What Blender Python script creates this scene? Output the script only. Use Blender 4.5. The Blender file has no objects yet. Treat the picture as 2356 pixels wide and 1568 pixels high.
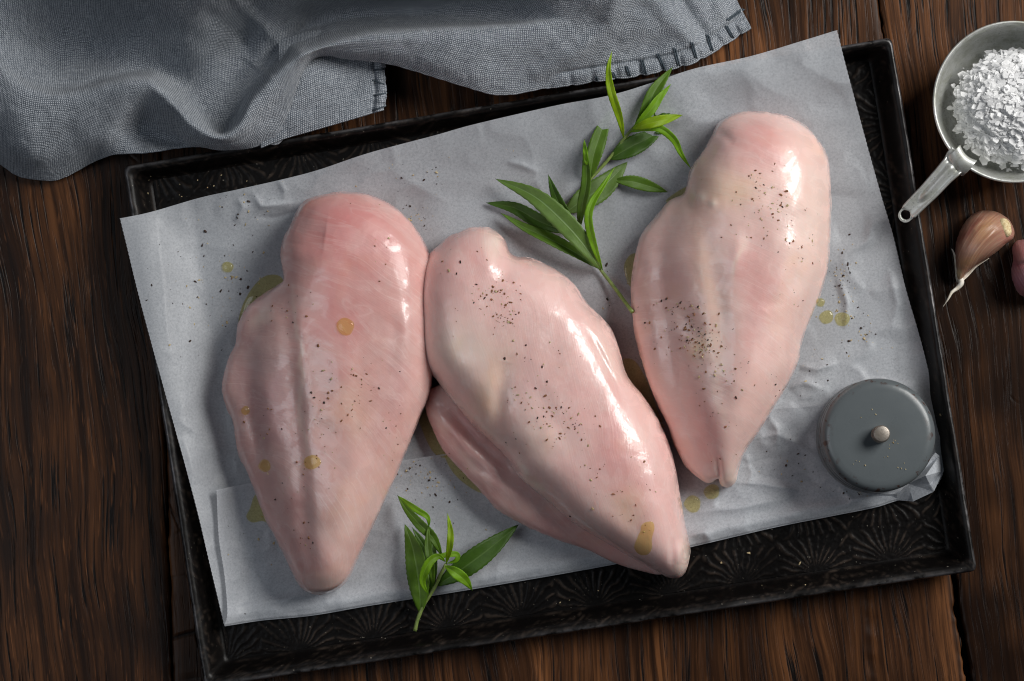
import bpy, bmesh, math, random
import numpy as np
from mathutils import Vector
from mathutils.bvhtree import BVHTree
from mathutils.geometry import delaunay_2d_cdt

random.seed(7)
rng = np.random.default_rng(7)
SC = bpy.context.scene
COL = SC.collection

# ------------------------------------------------------------------ camera
S = 4600.0                 # photograph pixels (2356 wide) per metre on the table
CAM_D = 1.40
TH = math.radians(2.0)
CAMP = np.array([0.0, -CAM_D * math.sin(TH), CAM_D * math.cos(TH)])
cd = bpy.data.cameras.new("camera")
cam = bpy.data.objects.new("camera", cd)
COL.objects.link(cam)
cam.location = CAMP
cam.rotation_euler = (TH, 0, 0)
cd.sensor_width = 36.0
cd.lens = 36.0 * CAM_D / (2356.0 / S)
cd.clip_start = 0.05
cd.clip_end = 20
cd.dof.use_dof = True
cd.dof.focus_distance = CAM_D - 0.022
cd.dof.aperture_fstop = 20.0
SC.camera = cam

# ------------------------------------------------------------------ world + lamps
W = bpy.data.worlds.new("World")
SC.world = W
W.use_nodes = True
bg = W.node_tree.nodes["Background"]
bg.inputs[0].default_value = (0.62, 0.78, 1.0, 1)
bg.inputs[1].default_value = 0.026


def area(name, loc, target, sx, sy, power, color):
    ld = bpy.data.lights.new(name, 'AREA')
    ld.shape = 'RECTANGLE'
    ld.size = sx
    ld.size_y = sy
    ld.energy = power
    ld.color = color
    o = bpy.data.objects.new(name, ld)
    COL.objects.link(o)
    o.location = loc
    o.rotation_euler = (Vector(target) - Vector(loc)).to_track_quat('-Z', 'Y').to_euler()
    return o


area("window_light", (1.18, 0.70, 1.08), (0.04, 0.0, 0.0), 0.90, 0.80, 32.0, (1.0, 0.985, 0.955))
area("sky_light", (-0.80, -0.10, 1.15), (0.0, 0.0, 0.0), 0.60, 0.80, 2.9, (0.88, 0.93, 1.0))

SC.view_settings.view_transform = 'Standard'
SC.view_settings.look = 'None'
SC.view_settings.exposure = 0.0
SC.view_settings.gamma = 1.0
SC.render.engine = 'CYCLES'
SC.cycles.use_denoising = True
SC.cycles.filter_width = 1.1
SC.cycles.pixel_filter_type = 'BLACKMAN_HARRIS'
SC.cycles.max_bounces = 10
SC.cycles.diffuse_bounces = 10
SC.cycles.transmission_bounces = 8
SC.cycles.transparent_max_bounces = 12
SC.cycles.sample_clamp_indirect = 4.0


# ------------------------------------------------------------------ mapping
def P(px, py, z=0.0):
    """world point that lies at height z where the photograph shows (px, py)"""
    px = np.asarray(px, float)
    py = np.asarray(py, float)
    z = np.asarray(z, float)
    ry = np.array([0, math.cos(TH), math.sin(TH)])
    fw = np.array([0, math.sin(TH), -math.cos(TH)])
    dx = (px - 1178.0) / S
    dy = (784.0 - py) / S
    rx_ = dx
    ry_ = fw[1] * CAM_D + ry[1] * dy
    rz_ = fw[2] * CAM_D + ry[2] * dy
    s = (z - CAMP[2]) / rz_
    x = CAMP[0] + s * rx_
    y = CAMP[1] + s * ry_
    return np.stack(np.broadcast_arrays(x, y, z + 0 * x), -1)


def zr(x0, y0, sc):
    def f(pts):
        return [((x / sc + x0) * 0.6829, (y / sc + y0) * 0.6829) for x, y in pts]
    return f


# ------------------------------------------------------------------ helpers
def sm(a, b, x):
    t = np.clip((np.asarray(x, float) - a) / (b - a), 0, 1)
    return t * t * (3 - 2 * t)


_tabs = {}


def vnoise(x, y, seed=0):
    if seed not in _tabs:
        _tabs[seed] = np.random.default_rng(1000 + seed).random((256, 256)) * 2 - 1
    T = _tabs[seed]
    x = np.asarray(x, float)
    y = np.asarray(y, float)
    xi = np.floor(x).astype(int)
    yi = np.floor(y).astype(int)
    fx = x - xi
    fy = y - yi
    fx = fx * fx * fx * (fx * (fx * 6 - 15) + 10)
    fy = fy * fy * fy * (fy * (fy * 6 - 15) + 10)
    a = T[xi & 255, yi & 255]
    b = T[(xi + 1) & 255, yi & 255]
    c = T[xi & 255, (yi + 1) & 255]
    d = T[(xi + 1) & 255, (yi + 1) & 255]
    return (a * (1 - fx) + b * fx) * (1 - fy) + (c * (1 - fx) + d * fx) * fy


def fbm(x, y, octv=4, seed=0):
    r = 0
    a = 1.0
    t = 0
    for k in range(octv):
        r = r + a * vnoise(x * 2 ** k + 17.3 * k, y * 2 ** k + 9.1 * k, seed + k)
        t += a
        a *= 0.5
    return r / t


def seg_dist(px, py, poly):
    """distance to polyline and the parameter 0..1 along it"""
    px = np.asarray(px, float)
    py = np.asarray(py, float)
    best = np.full(px.shape, 1e9)
    par = np.zeros(px.shape)
    side = np.zeros(px.shape)
    L = [0]
    for a, b in zip(poly[:-1], poly[1:]):
        L.append(L[-1] + math.hypot(b[0] - a[0], b[1] - a[1]))
    for i, (a, b) in enumerate(zip(poly[:-1], poly[1:])):
        dx, dy = b[0] - a[0], b[1] - a[1]
        l2 = dx * dx + dy * dy + 1e-9
        t = np.clip(((px - a[0]) * dx + (py - a[1]) * dy) / l2, 0, 1)
        ex = px - a[0] - t * dx
        ey = py - a[1] - t * dy
        d = np.hypot(ex, ey)
        m = d < best
        best = np.where(m, d, best)
        par = np.where(m, (L[i] + t * (L[i + 1] - L[i])) / L[-1], par)
        side = np.where(m, np.sign(dx * ey - dy * ex), side)
    return best, par, side


def inside(px, py, poly):
    px = np.asarray(px, float)
    py = np.asarray(py, float)
    r = np.zeros(px.shape, bool)
    n = len(poly)
    for i in range(n):
        x1, y1 = poly[i]
        x2, y2 = poly[(i + 1) % n]
        c = ((y1 > py) != (y2 > py)) & (px < (x2 - x1) * (py - y1) / (y2 - y1 + 1e-12) + x1)
        r ^= c
    return r


def catmull(pts, n, closed=False):
    """resample control points along a centripetal-ish Catmull-Rom, n points evenly by arc length"""
    P_ = np.array(pts, float)
    if closed:
        Q = np.vstack([P_[-1], P_, P_[0], P_[1]])
    else:
        Q = np.vstack([2 * P_[0] - P_[1], P_, 2 * P_[-1] - P_[-2]])
    out = []
    for i in range(1, len(Q) - 2):
        t = np.linspace(0, 1, 16, endpoint=False)[:, None]
        a, b, c, d = Q[i - 1], Q[i], Q[i + 1], Q[i + 2]
        out.append(0.5 * ((2 * b) + (c - a) * t + (2 * a - 5 * b + 4 * c - d) * t * t + (3 * b - a - 3 * c + d) * t ** 3))
    out = np.vstack(out + [Q[-2][None]])
    L = np.concatenate([[0], np.cumsum(np.linalg.norm(np.diff(out, axis=0), axis=1))])
    s = np.linspace(0, L[-1], n + 1 if closed else n)
    if closed:
        s = s[:-1]
    return np.stack([np.interp(s, L, out[:, k]) for k in range(out.shape[1])], -1)


def mesh_obj(name, verts, faces, mat, parent=None, smooth=True):
    me = bpy.data.meshes.new(name)
    verts = np.asarray(verts, float)
    if isinstance(faces, np.ndarray):
        nf, k = faces.shape
        me.vertices.add(len(verts))
        me.vertices.foreach_set("co", verts.ravel())
        me.loops.add(nf * k)
        me.loops.foreach_set("vertex_index", faces.ravel().astype(np.int32))
        me.polygons.add(nf)
        me.polygons.foreach_set("loop_start", np.arange(0, nf * k, k, dtype=np.int32))
        me.polygons.foreach_set("loop_total", np.full(nf, k, dtype=np.int32))
        me.update(calc_edges=True)
    else:
        me.from_pydata(verts.tolist(), [], faces)
        me.update()
    me.polygons.foreach_set("use_smooth", [smooth] * len(me.polygons))
    o = bpy.data.objects.new(name, me)
    COL.objects.link(o)
    if mat:
        for m in (mat if isinstance(mat, (list, tuple)) else [mat]):
            me.materials.append(m)
    if parent:
        o.parent = parent
        o.matrix_parent_inverse = parent.matrix_basis.inverted()
    return o


def grid_faces(nu, nv, off=0, closed_u=False):
    """grid index = i*nv + j"""
    I = np.arange(nu if closed_u else nu - 1)
    J = np.arange(nv - 1)
    i, j = np.meshgrid(I, J, indexing='ij')
    i2 = (i + 1) % nu
    return (np.stack([i * nv + j, i2 * nv + j, i2 * nv + j + 1, i * nv + j + 1], -1).reshape(-1, 4) + off)


def attr_col(o, name, cols):
    a = o.data.attributes.new(name, 'FLOAT_COLOR', 'POINT')
    c = np.ones((len(cols), 4))
    c[:, :3] = cols
    a.data.foreach_set("color", c.ravel())


def attr_vec(o, name, v):
    a = o.data.attributes.new(name, 'FLOAT_VECTOR', 'POINT')
    a.data.foreach_set("vector", np.asarray(v, float).ravel())


def attr_f(o, name, v):
    a = o.data.attributes.new(name, 'FLOAT', 'POINT')
    a.data.foreach_set("value", np.asarray(v, float).ravel())


def empty(name, loc, label, cat, group=None):
    o = bpy.data.objects.new(name, None)
    COL.objects.link(o)
    o.location = loc
    o.empty_display_size = 0.01
    return tag(o, label, cat, group)


def tag(o, label, cat, group=None):
    o['label'] = label
    o['category'] = cat
    if group:
        o['group'] = group
    return o


def lin(r, g, b):
    f = lambda c: (c / 255 / 12.92) if c / 255 <= 0.04045 else ((c / 255 + 0.055) / 1.055) ** 2.4
    return (f(r), f(g), f(b))


def tube(path, radii, nseg=8, cap=True):
    """path (n,3) -> verts, faces"""
    path = np.asarray(path, float)
    n = len(path)
    T = np.gradient(path, axis=0)
    T /= np.linalg.norm(T, axis=1)[:, None] + 1e-12
    up = np.array([0, 0, 1.0])
    vs = []
    for i in range(n):
        a = np.cross(T[i], up)
        if np.linalg.norm(a) < 1e-3:
            a = np.cross(T[i], [1, 0, 0])
        a /= np.linalg.norm(a)
        b = np.cross(a, T[i])
        th = np.arange(nseg) * 2 * math.pi / nseg
        vs.append(path[i] + radii[i] * (np.cos(th)[:, None] * a + np.sin(th)[:, None] * b))
    V = np.vstack(vs)
    F = []
    for i in range(n - 1):
        for j in range(nseg):
            j2 = (j + 1) % nseg
            F.append((i * nseg + j, i * nseg + j2, (i + 1) * nseg + j2, (i + 1) * nseg + j))
    if cap:
        F.append(tuple(range(nseg))[::-1])
        F.append(tuple((n - 1) * nseg + j for j in range(nseg)))
    return V, F


class Acc:
    def __init__(s):
        s.v = []
        s.f = []
        s.m = []
        s.n = 0

    def add(s, V, F, mi=0):
        V = np.asarray(V, float)
        s.v.append(V)
        for f in F:
            s.f.append(tuple(int(i) + s.n for i in f))
            s.m.append(mi)
        s.n += len(V)

    def build(s, name, mat, parent=None, smooth=True):
        o = mesh_obj(name, np.vstack(s.v), s.f, mat, parent, smooth)
        if any(s.m):
            o.data.polygons.foreach_set("material_index", s.m)
        return o


# ------------------------------------------------------------------ materials
def newmat(name):
    m = bpy.data.materials.new(name)
    m.use_nodes = True
    nt = m.node_tree
    nt.nodes.clear()
    return m, nt


class NT:
    def __init__(s, name):
        s.m, s.nt = newmat(name)
        s.out = s.nt.nodes.new('ShaderNodeOutputMaterial')
        s.b = s.nt.nodes.new('ShaderNodeBsdfPrincipled')
        s.link(s.b.outputs[0], s.out.inputs[0])

    def n(s, t, **kw):
        nd = s.nt.nodes.new(t)
        for k, v in kw.items():
            if k in nd.inputs.keys():
                s.set(nd.inputs[k], v)
            else:
                setattr(nd, k, v)
        return nd

    def set(s, inp, v):
        if isinstance(v, bpy.types.NodeSocket):
            s.link(v, inp)
        elif hasattr(inp.default_value, '__len__') and not hasattr(v, '__len__'):
            inp.default_value = [v] * len(inp.default_value)
        else:
            if hasattr(v, '__len__') and len(v) == 3 and len(inp.default_value) == 4:
                v = (*v, 1)
            inp.default_value = v

    def link(s, a, b):
        s.nt.links.new(a, b)

    def P(s, **kw):
        for k, v in kw.items():
            s.set(s.b.inputs[k.replace('_', ' ')], v)

    def attr(s, name):
        return s.n('ShaderNodeAttribute', attribute_name=name)

    def obj(s):
        return s.n('ShaderNodeTexCoord').outputs['Object']

    def mapping(s, vec, scale=(1, 1, 1), rot=(0, 0, 0), loc=(0, 0, 0)):
        nd = s.n('ShaderNodeMapping')
        s.link(vec, nd.inputs['Vector'])
        nd.inputs['Scale'].default_value = scale
        nd.inputs['Rotation'].default_value = rot
        nd.inputs['Location'].default_value = loc
        return nd.outputs[0]

    def noise(s, vec, scale, detail=3, rough=0.5, dist=0.0):
        nd = s.n('ShaderNodeTexNoise')
        s.link(vec, nd.inputs['Vector'])
        nd.inputs['Scale'].default_value = scale
        nd.inputs['Detail'].default_value = detail
        nd.inputs['Roughness'].default_value = rough
        nd.inputs['Distortion'].default_value = dist
        return nd.outputs[0]

    def ramp(s, fac, stops):
        nd = s.n('ShaderNodeValToRGB')
        s.link(fac, nd.inputs[0])
        e = nd.color_ramp.elements
        while len(e) > 1:
            e.remove(e[-1])
        e[0].position = stops[0][0]
        e[0].color = (*stops[0][1], 1) if hasattr(stops[0][1], '__len__') else (stops[0][1],) * 3 + (1,)
        for p, c in stops[1:]:
            q = e.new(p)
            q.color = (*c, 1) if hasattr(c, '__len__') else (c, c, c, 1)
        return nd.outputs[0]

    def mix(s, fac, a, b, mode='MIX'):
        nd = s.n('ShaderNodeMix', data_type='RGBA', blend_type=mode)
        s.set(nd.inputs[0], fac)
        s.set(nd.inputs[6], a)
        s.set(nd.inputs[7], b)
        return nd.outputs[2]

    def math(s, op, a, b=0.0, c=None):
        nd = s.n('ShaderNodeMath', operation=op)
        s.set(nd.inputs[0], a)
        s.set(nd.inputs[1], b)
        if c is not None:
            s.set(nd.inputs[2], c)
        return nd.outputs[0]

    def bump(s, h, strength=0.3, dist=0.001, normal=None):
        nd = s.n('ShaderNodeBump')
        s.link(h, nd.inputs['Height'])
        nd.inputs['Strength'].default_value = strength
        nd.inputs['Distance'].default_value = dist
        if normal:
            s.link(normal, nd.inputs['Normal'])
        return nd.outputs[0]


def mat_wood(name, seed, light, dark, diag):
    t = NT(name)
    v = t.mapping(t.obj(), loc=(seed * 3.1, seed * 1.7, 0))
    vv = t.n('ShaderNodeVectorMath', operation='ADD')
    t.link(v, vv.inputs[0])
    sc_ = t.n('ShaderNodeVectorMath', operation='SCALE')
    t.link(t.noise(t.mapping(v, (1, 0.35, 1)), 16.0, 2), sc_.inputs[0])
    sc_.inputs['Scale'].default_value = 0.022
    t.link(sc_.outputs[0], vv.inputs[1])
    v2 = t.mapping(vv.outputs[0], rot=(0, 0, -0.10))
    broad = t.noise(t.mapping(v2, (60, 3.0, 1)), 1.0, 4, 0.6)
    fine = t.noise(t.mapping(v2, (620, 16, 1)), 1.0, 4, 0.6)
    mid = t.noise(t.mapping(v2, (230, 5.5, 1)), 1.0, 3, 0.5)
    pores = t.noise(t.mapping(v2, (520, 17, 1), rot=(0, 0, diag * 0.12)), 1.0, 3, 0.55)
    big = t.noise(v, 6.0, 3, 0.6)
    base = t.ramp(broad, [(0.30, dark), (0.48, [0.55 * a + 0.35 * b for a, b in zip(dark, light)]), (0.66, light), (0.82, [x * 1.35 for x in light])])
    c = t.mix(t.ramp(mid, [(0.36, 0.85), (0.52, 0.0)]), base, [x * 0.30 for x in dark])
    c = t.mix(t.ramp(fine, [(0.36, 0.75), (0.54, 0.0)]), c, [x * 0.45 for x in dark])
    c = t.mix(t.ramp(pores, [(0.36, 1.0), (0.425, 0.0)]), c, (0.0022, 0.0016, 0.0015))
    fl = t.noise(t.mapping(v2, (800, 55, 1), rot=(0, 0, diag)), 1.0, 2, 0.5)
    c = t.mix(t.ramp(fl, [(0.60, 0.0), (0.72, 0.45 if abs(diag) > 0.2 else 0.15)]), c, [min(1, x * 1.8) for x in light])
    c = t.mix(t.ramp(big, [(0.36, 0.92), (0.58, 0.0)]), c, [x * 0.22 for x in dark])
    vo = t.n('ShaderNodeTexVoronoi', feature='DISTANCE_TO_EDGE')
    t.link(t.mapping(v2, (60, 36, 1)), vo.inputs['Vector'])
    vo.inputs['Scale'].default_value = 1.0
    msk = t.ramp(t.noise(v, 13.0, 3), [(0.60, 0.0), (0.66, 1.0)])
    crack = t.math('MULTIPLY', t.ramp(vo.outputs[0], [(0.0, 1.0), (0.05, 0.0)]), msk)
    c = t.mix(crack, c, (0.0022, 0.0016, 0.0015))
    h = t.math('SUBTRACT', t.math('ADD', t.math('ADD', t.math('MULTIPLY', fine, 0.4), t.math('MULTIPLY', mid, 0.5)), t.ramp(pores, [(0.34, 0.0), (0.46, 1.0)])), t.math('MULTIPLY', crack, 2.0))
    t.P(Base_Color=c, Roughness=t.ramp(big, [(0.3, 0.34), (0.7, 0.5)]), Normal=t.bump(h, 0.5, 0.0005))
    t.b.inputs['Specular IOR Level'].default_value = 0.16
    return t.m


def mat_cloth():
    t = NT('grey_linen')
    uv = t.attr('thread').outputs['Vector']
    nz = t.noise(t.mapping(uv, (1, 1, 1)), 0.35, 3)
    w = []
    for axis in (0, 1):
        sc = (1.0, 0.02, 0) if axis == 0 else (0.02, 1.0, 0)
        wv = t.n('ShaderNodeTexWave', wave_type='BANDS', bands_direction='X' if axis == 0 else 'Y')
        t.link(uv, wv.inputs['Vector'])
        wv.inputs['Scale'].default_value = 0.33
        wv.inputs['Distortion'].default_value = 1.2
        wv.inputs['Detail'].default_value = 2
        wv.inputs['Detail Scale'].default_value = 0.6
        w.append(wv.outputs['Fac'])
    weave = t.math('MULTIPLY', w[0], w[1])
    slubx = t.noise(t.mapping(uv, (0.10, 1.5, 1)), 1.0, 3, 0.6)
    sluby = t.noise(t.mapping(uv, (1.5, 0.10, 1)), 1.0, 3, 0.6)
    grain = t.noise(uv, 1.15, 3, 0.7)
    big = t.noise(uv, 0.02, 3, 0.6)
    h = t.math('ADD', t.math('MULTIPLY', weave, 0.6), t.math('ADD', t.math('MULTIPLY', slubx, 0.6), t.math('ADD', t.math('MULTIPLY', sluby, 0.6), t.math('MULTIPLY', grain, 1.1))))
    c = t.ramp(h, [(0.80, (0.035, 0.048, 0.065)), (1.15, (0.13, 0.155, 0.185)), (1.6, (0.30, 0.33, 0.37))])
    # ramp works on 0..1 so rescale
    h01 = t.math('MULTIPLY', h, 0.5)
    c = t.ramp(h01, [(0.42, (0.035, 0.045, 0.060)), (0.62, (0.225, 0.252, 0.29)), (0.84, (0.68, 0.71, 0.75))])
    c = t.mix(t.ramp(big, [(0.35, 0.25), (0.65, 0.0)]), c, (0.09, 0.11, 0.14))
    t.P(Base_Color=c, Roughness=0.9, Normal=t.bump(h, 0.7, 0.0010))
    t.b.inputs['Sheen Weight'].default_value = 0.15
    t.b.inputs['Sheen Roughness'].default_value = 0.5
    t.b.inputs['Specular IOR Level'].default_value = 0.15
    return t.m


def mat_paper():
    t = NT('baking_parchment')
    o = t.obj()
    mott = t.noise(o, 900, 3, 0.65)
    fib = t.noise(t.mapping(o, (1, 1.6, 1)), 2100, 2, 0.6)
    big = t.noise(o, 22, 4, 0.6)
    m = t.math('ADD', t.math('MULTIPLY', mott, 0.55), t.math('MULTIPLY', fib, 0.45))
    c = t.ramp(m, [(0.34, (0.47, 0.495, 0.535)), (0.50, (0.66, 0.69, 0.735)), (0.66, (0.78, 0.81, 0.85))])
    c = t.mix(t.ramp(big, [(0.35, 0.30), (0.6, 0.0)]), c, (0.45, 0.47, 0.51))
    crumple = t.noise(o, 60, 4, 0.55, 0.8)
    n1 = t.bump(crumple, 0.07, 0.0016)
    t.P(Base_Color=c, Roughness=t.ramp(big, [(0.3, 0.38), (0.7, 0.50)]), Normal=t.bump(m, 0.10, 0.0003, n1))
    t.b.inputs['Specular IOR Level'].default_value = 0.45
    tr = t.n('ShaderNodeBsdfTranslucent')
    t.link(c, tr.inputs[0])
    mx = t.n('ShaderNodeMixShader')
    mx.inputs[0].default_value = 0.15
    t.link(t.b.outputs[0], mx.inputs[1])
    t.link(tr.outputs[0], mx.inputs[2])
    tp = t.n('ShaderNodeBsdfTransparent')
    m2 = t.n('ShaderNodeMixShader')
    m2.inputs[0].default_value = 0.30
    t.link(mx.outputs[0], m2.inputs[1])
    t.link(tp.outputs[0], m2.inputs[2])
    t.link(m2.outputs[0], t.out.inputs[0])
    return t.m


def mat_chicken(name='raw_chicken'):
    t = NT(name)
    o = t.obj()
    col = t.attr('tint').outputs['Color']
    fv = t.attr('fibre').outputs['Vector']
    mott = t.noise(o, 45, 4, 0.55, 0.5)
    fine = t.noise(o, 420, 3, 0.6)
    c = t.mix(t.ramp(mott, [(0.38, 0.0), (0.68, 0.30)]), col, (0.84, 0.66, 0.60))
    st = t.noise(t.mapping(fv, (0.010, 1.35, 1)), 1.0, 3, 0.6, 0.05)
    line = t.ramp(st, [(0.60, 0.0), (0.68, 1.0)])
    brk = t.ramp(t.noise(o, 38, 2), [(0.45, 0.0), (0.62, 1.0)])
    lm = t.math('MULTIPLY', line, brk)
    c = t.mix(t.math('MULTIPLY', lm, 0.28), c, (0.90, 0.76, 0.70))
    mem = t.noise(t.mapping(fv, (0.045, 0.13, 1)), 1.0, 5, 0.62, 1.0)
    memb = t.ramp(mem, [(0.535, 0.0), (0.555, 1.0)])
    c = t.mix(t.math('MULTIPLY', memb, 0.09), c, (0.88, 0.76, 0.74))
    mem2 = t.ramp(mem, [(0.515, 0.0), (0.535, 1.0), (0.555, 0.0)])
    c = t.mix(t.math('MULTIPLY', mem2, 0.10), c, (0.93, 0.84, 0.80))
    sn = t.noise(t.mapping(fv, (0.018, 0.055, 1), loc=(7.3, 2.1, 0)), 1.0, 3, 0.55, 1.4)
    sinew = t.ramp(sn, [(0.488, 0.0), (0.497, 1.0), (0.507, 0.0)])
    c = t.mix(t.math('MULTIPLY', sinew, 0.12), c, (0.93, 0.86, 0.82))
    fat = t.ramp(t.noise(o, 26, 4, 0.6, 0.6), [(0.56, 0.0), (0.70, 0.40)])
    c = t.mix(fat, c, t.mix(1.0, c, (1.04, 0.98, 0.84), 'MULTIPLY'))
    wet = t.noise(o, 75, 5, 0.66, 1.2)
    patch = t.ramp(wet, [(0.475, 0.0), (0.49, 1.0)])
    smooth_n = t.noise(o, 34, 2, 0.5)
    nb = t.bump(smooth_n, 0.18, 0.0016)
    nb2 = t.bump(t.math('ADD', t.math('MULTIPLY', fine, 0.5), t.math('MULTIPLY', st, 0.5)), 0.22, 0.0006, nb)
    coatn = t.bump(t.math('ADD', t.math('ADD', smooth_n, t.math('MULTIPLY', st, 0.11)), t.math('ADD', t.math('MULTIPLY', fine, 0.11), t.math('MULTIPLY', patch, 0.10))), 0.30, 0.0020)
    t.P(Base_Color=c, Roughness=t.mix(patch, (0.45,) * 3, (0.30,) * 3), Normal=nb2)
    t.b.inputs['Subsurface Weight'].default_value = 0.55
    t.b.inputs['Subsurface Radius'].default_value = (1.0, 0.58, 0.48)
    t.b.inputs['Subsurface Scale'].default_value = 0.0045
    t.b.inputs['Specular IOR Level'].default_value = 0.5
    t.P(Coat_Weight=t.ramp(wet, [(0.47, 0.35), (0.49, 1.0)]), Coat_Roughness=0.045, Coat_Normal=coatn)
    t.b.inputs['Coat IOR'].default_value = 1.38
    return t.m


def mat_tray():
    t = NT('seasoned_black_steel')
    o = t.obj()
    wear = t.attr('wear').outputs['Fac']
    rim = t.attr('rim').outputs['Fac']
    n1 = t.noise(o, 150, 4, 0.6)
    n2 = t.noise(o, 1500, 2, 0.6)
    n3 = t.noise(o, 35, 3, 0.6)
    wm = t.math('MULTIPLY', wear, t.ramp(n1, [(0.40, 0.0), (0.58, 1.0)]))
    wm = t.math('MULTIPLY', wm, t.ramp(n3, [(0.36, 0.15), (0.62, 1.0)]))
    c = t.mix(t.math('MULTIPLY', wm, 0.9), (0.0035, 0.0029, 0.0028), (0.050, 0.037, 0.029))
    rm = t.math('MULTIPLY', t.math('POWER', rim, 2.0), t.ramp(n1, [(0.40, 0.0), (0.58, 1.0)]))
    c = t.mix(t.math('MULTIPLY', rm, 0.6), c, (0.26, 0.25, 0.26))
    vo = t.ramp(t.noise(o, 800, 1), [(0.765, 0.0), (0.785, 1.0)])
    c = t.mix(t.math('MULTIPLY', vo, 0.6), c, (0.30, 0.27, 0.22))
    t.P(Base_Color=c, Metallic=t.math('MULTIPLY', rm, 0.7), Roughness=t.ramp(n3, [(0.3, 0.34), (0.7, 0.48)]),
        Normal=t.bump(t.math('ADD', n1, t.math('MULTIPLY', n2, 0.4)), 0.16, 0.0004))
    t.P(Specular_IOR_Level=t.math('ADD', 0.13, t.math('MULTIPLY', rim, 0.5)))
    return t.m


def mat_metal(name, base, rough, dirt, met=0.85):
    t = NT(name)
    o = t.obj()
    n1 = t.noise(o, 120, 5, 0.7)
    n2 = t.noise(o, 900, 3, 0.6)
    c = t.mix(t.ramp(n1, [(0.36, 0.9), (0.58, 0.0)]), base, dirt)
    c = t.mix(t.ramp(n2, [(0.30, 0.8), (0.42, 0.0)]), c, [x * 0.45 for x in base])
    t.P(Base_Color=c, Metallic=met, Roughness=t.ramp(n1, [(0.35, rough + 0.16), (0.65, rough)]),
        Normal=t.bump(t.math('ADD', n1, t.math('MULTIPLY', n2, 0.4)), 0.25, 0.0004))
    return t.m


def mat_enamel():
    t = NT('grey_enamel')
    o = t.obj()
    n1 = t.noise(o, 260, 3, 0.6)
    chip = t.math('MULTIPLY', t.attr('edge').outputs['Fac'], t.ramp(n1, [(0.585, 0.0), (0.61, 1.0)]))
    c = t.mix(t.ramp(t.noise(o, 30, 4), [(0.4, 0.2), (0.7, 0.0)]), (0.105, 0.120, 0.127), (0.08, 0.092, 0.098))
    c = t.mix(chip, c, (0.055, 0.028, 0.022))
    t.P(Base_Color=c, Roughness=t.ramp(t.noise(o, 90, 3), [(0.3, 0.26), (0.7, 0.34)]), Normal=t.bump(t.noise(o, 400, 3), 0.08, 0.0004))
    return t.m


def mat_leaf(name, base, vein, trans=0.35):
    t = NT(name)
    o = t.obj()
    lv = t.attr('leafuv').outputs['Vector']
    sep = t.n('ShaderNodeSeparateXYZ')
    t.link(lv, sep.inputs[0])
    av = t.math('ABSOLUTE', sep.outputs[1])
    mid = t.ramp(av, [(0.0, 1.0), (0.05, 0.8), (0.10, 0.0)])
    n1 = t.noise(o, 260, 3, 0.6)
    c = t.mix(t.ramp(n1, [(0.35, 0.0), (0.7, 0.5)]), base, [x * 0.62 for x in base])
    c = t.mix(t.math('MULTIPLY', mid, 0.7), c, vein)
    sv = t.n('ShaderNodeTexWave', wave_type='BANDS', bands_direction='X')
    shear = t.n('ShaderNodeCombineXYZ')
    t.link(t.math('SUBTRACT', sep.outputs[0], t.math('MULTIPLY', av, 0.12)), shear.inputs[0])
    t.link(shear.outputs[0], sv.inputs['Vector'])
    sv.inputs['Scale'].default_value = 2.6
    sv.inputs['Distortion'].default_value = 1.0
    h = t.math('ADD', t.math('MULTIPLY', sv.outputs['Fac'], 0.25), t.math('ADD', n1, t.math('MULTIPLY', mid, -0.8)))
    t.P(Base_Color=c, Roughness=0.42, Normal=t.bump(h, 0.35, 0.0005))
    t.b.inputs['Specular IOR Level'].default_value = 0.4
    tr = t.n('ShaderNodeBsdfTranslucent')
    t.link(t.mix(1.0, c, (1.5, 1.6, 0.5), 'MULTIPLY'), tr.inputs[0])
    mx = t.n('ShaderNodeMixShader')
    mx.inputs[0].default_value = trans
    t.link(t.b.outputs[0], mx.inputs[1])
    t.link(tr.outputs[0], mx.inputs[2])
    t.link(mx.outputs[0], t.out.inputs[0])
    return t.m


def mat_oil():
    t = NT('olive_oil')
    tb = t.n('ShaderNodeBsdfTransparent')
    tb.inputs[0].default_value = (0.97, 0.92, 0.64, 1)
    df = t.n('ShaderNodeBsdfDiffuse')
    df.inputs[0].default_value = (0.62, 0.54, 0.24, 1)
    m0 = t.n('ShaderNodeMixShader')
    m0.inputs[0].default_value = 0.05
    t.link(tb.outputs[0], m0.inputs[1])
    t.link(df.outputs[0], m0.inputs[2])
    gl = t.n('ShaderNodeBsdfGlossy')
    gl.inputs['Roughness'].default_value = 0.04
    fr = t.n('ShaderNodeFresnel')
    fr.inputs[0].default_value = 1.47
    mx = t.n('ShaderNodeMixShader')
    geo = t.n('ShaderNodeNewGeometry')
    t.link(t.math('MULTIPLY', fr.outputs[0], t.math('SUBTRACT', 1.0, geo.outputs['Backfacing'])), mx.inputs[0])
    t.link(m0.outputs[0], mx.inputs[1])
    t.link(gl.outputs[0], mx.inputs[2])
    t.link(mx.outputs[0], t.out.inputs[0])
    return t.m


def mat_plain(name, c1, c2, rough, scale=300, bump=0.3, **kw):
    t = NT(name)
    n = t.noise(t.obj(), scale, 4, 0.6)
    t.P(Base_Color=t.ramp(n, [(0.35, c1), (0.65, c2)]), Roughness=rough, Normal=t.bump(n, bump, 0.0005))
    for k, v in kw.items():
        t.b.inputs[k.replace('_', ' ')].default_value = v
    return t.m


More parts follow.
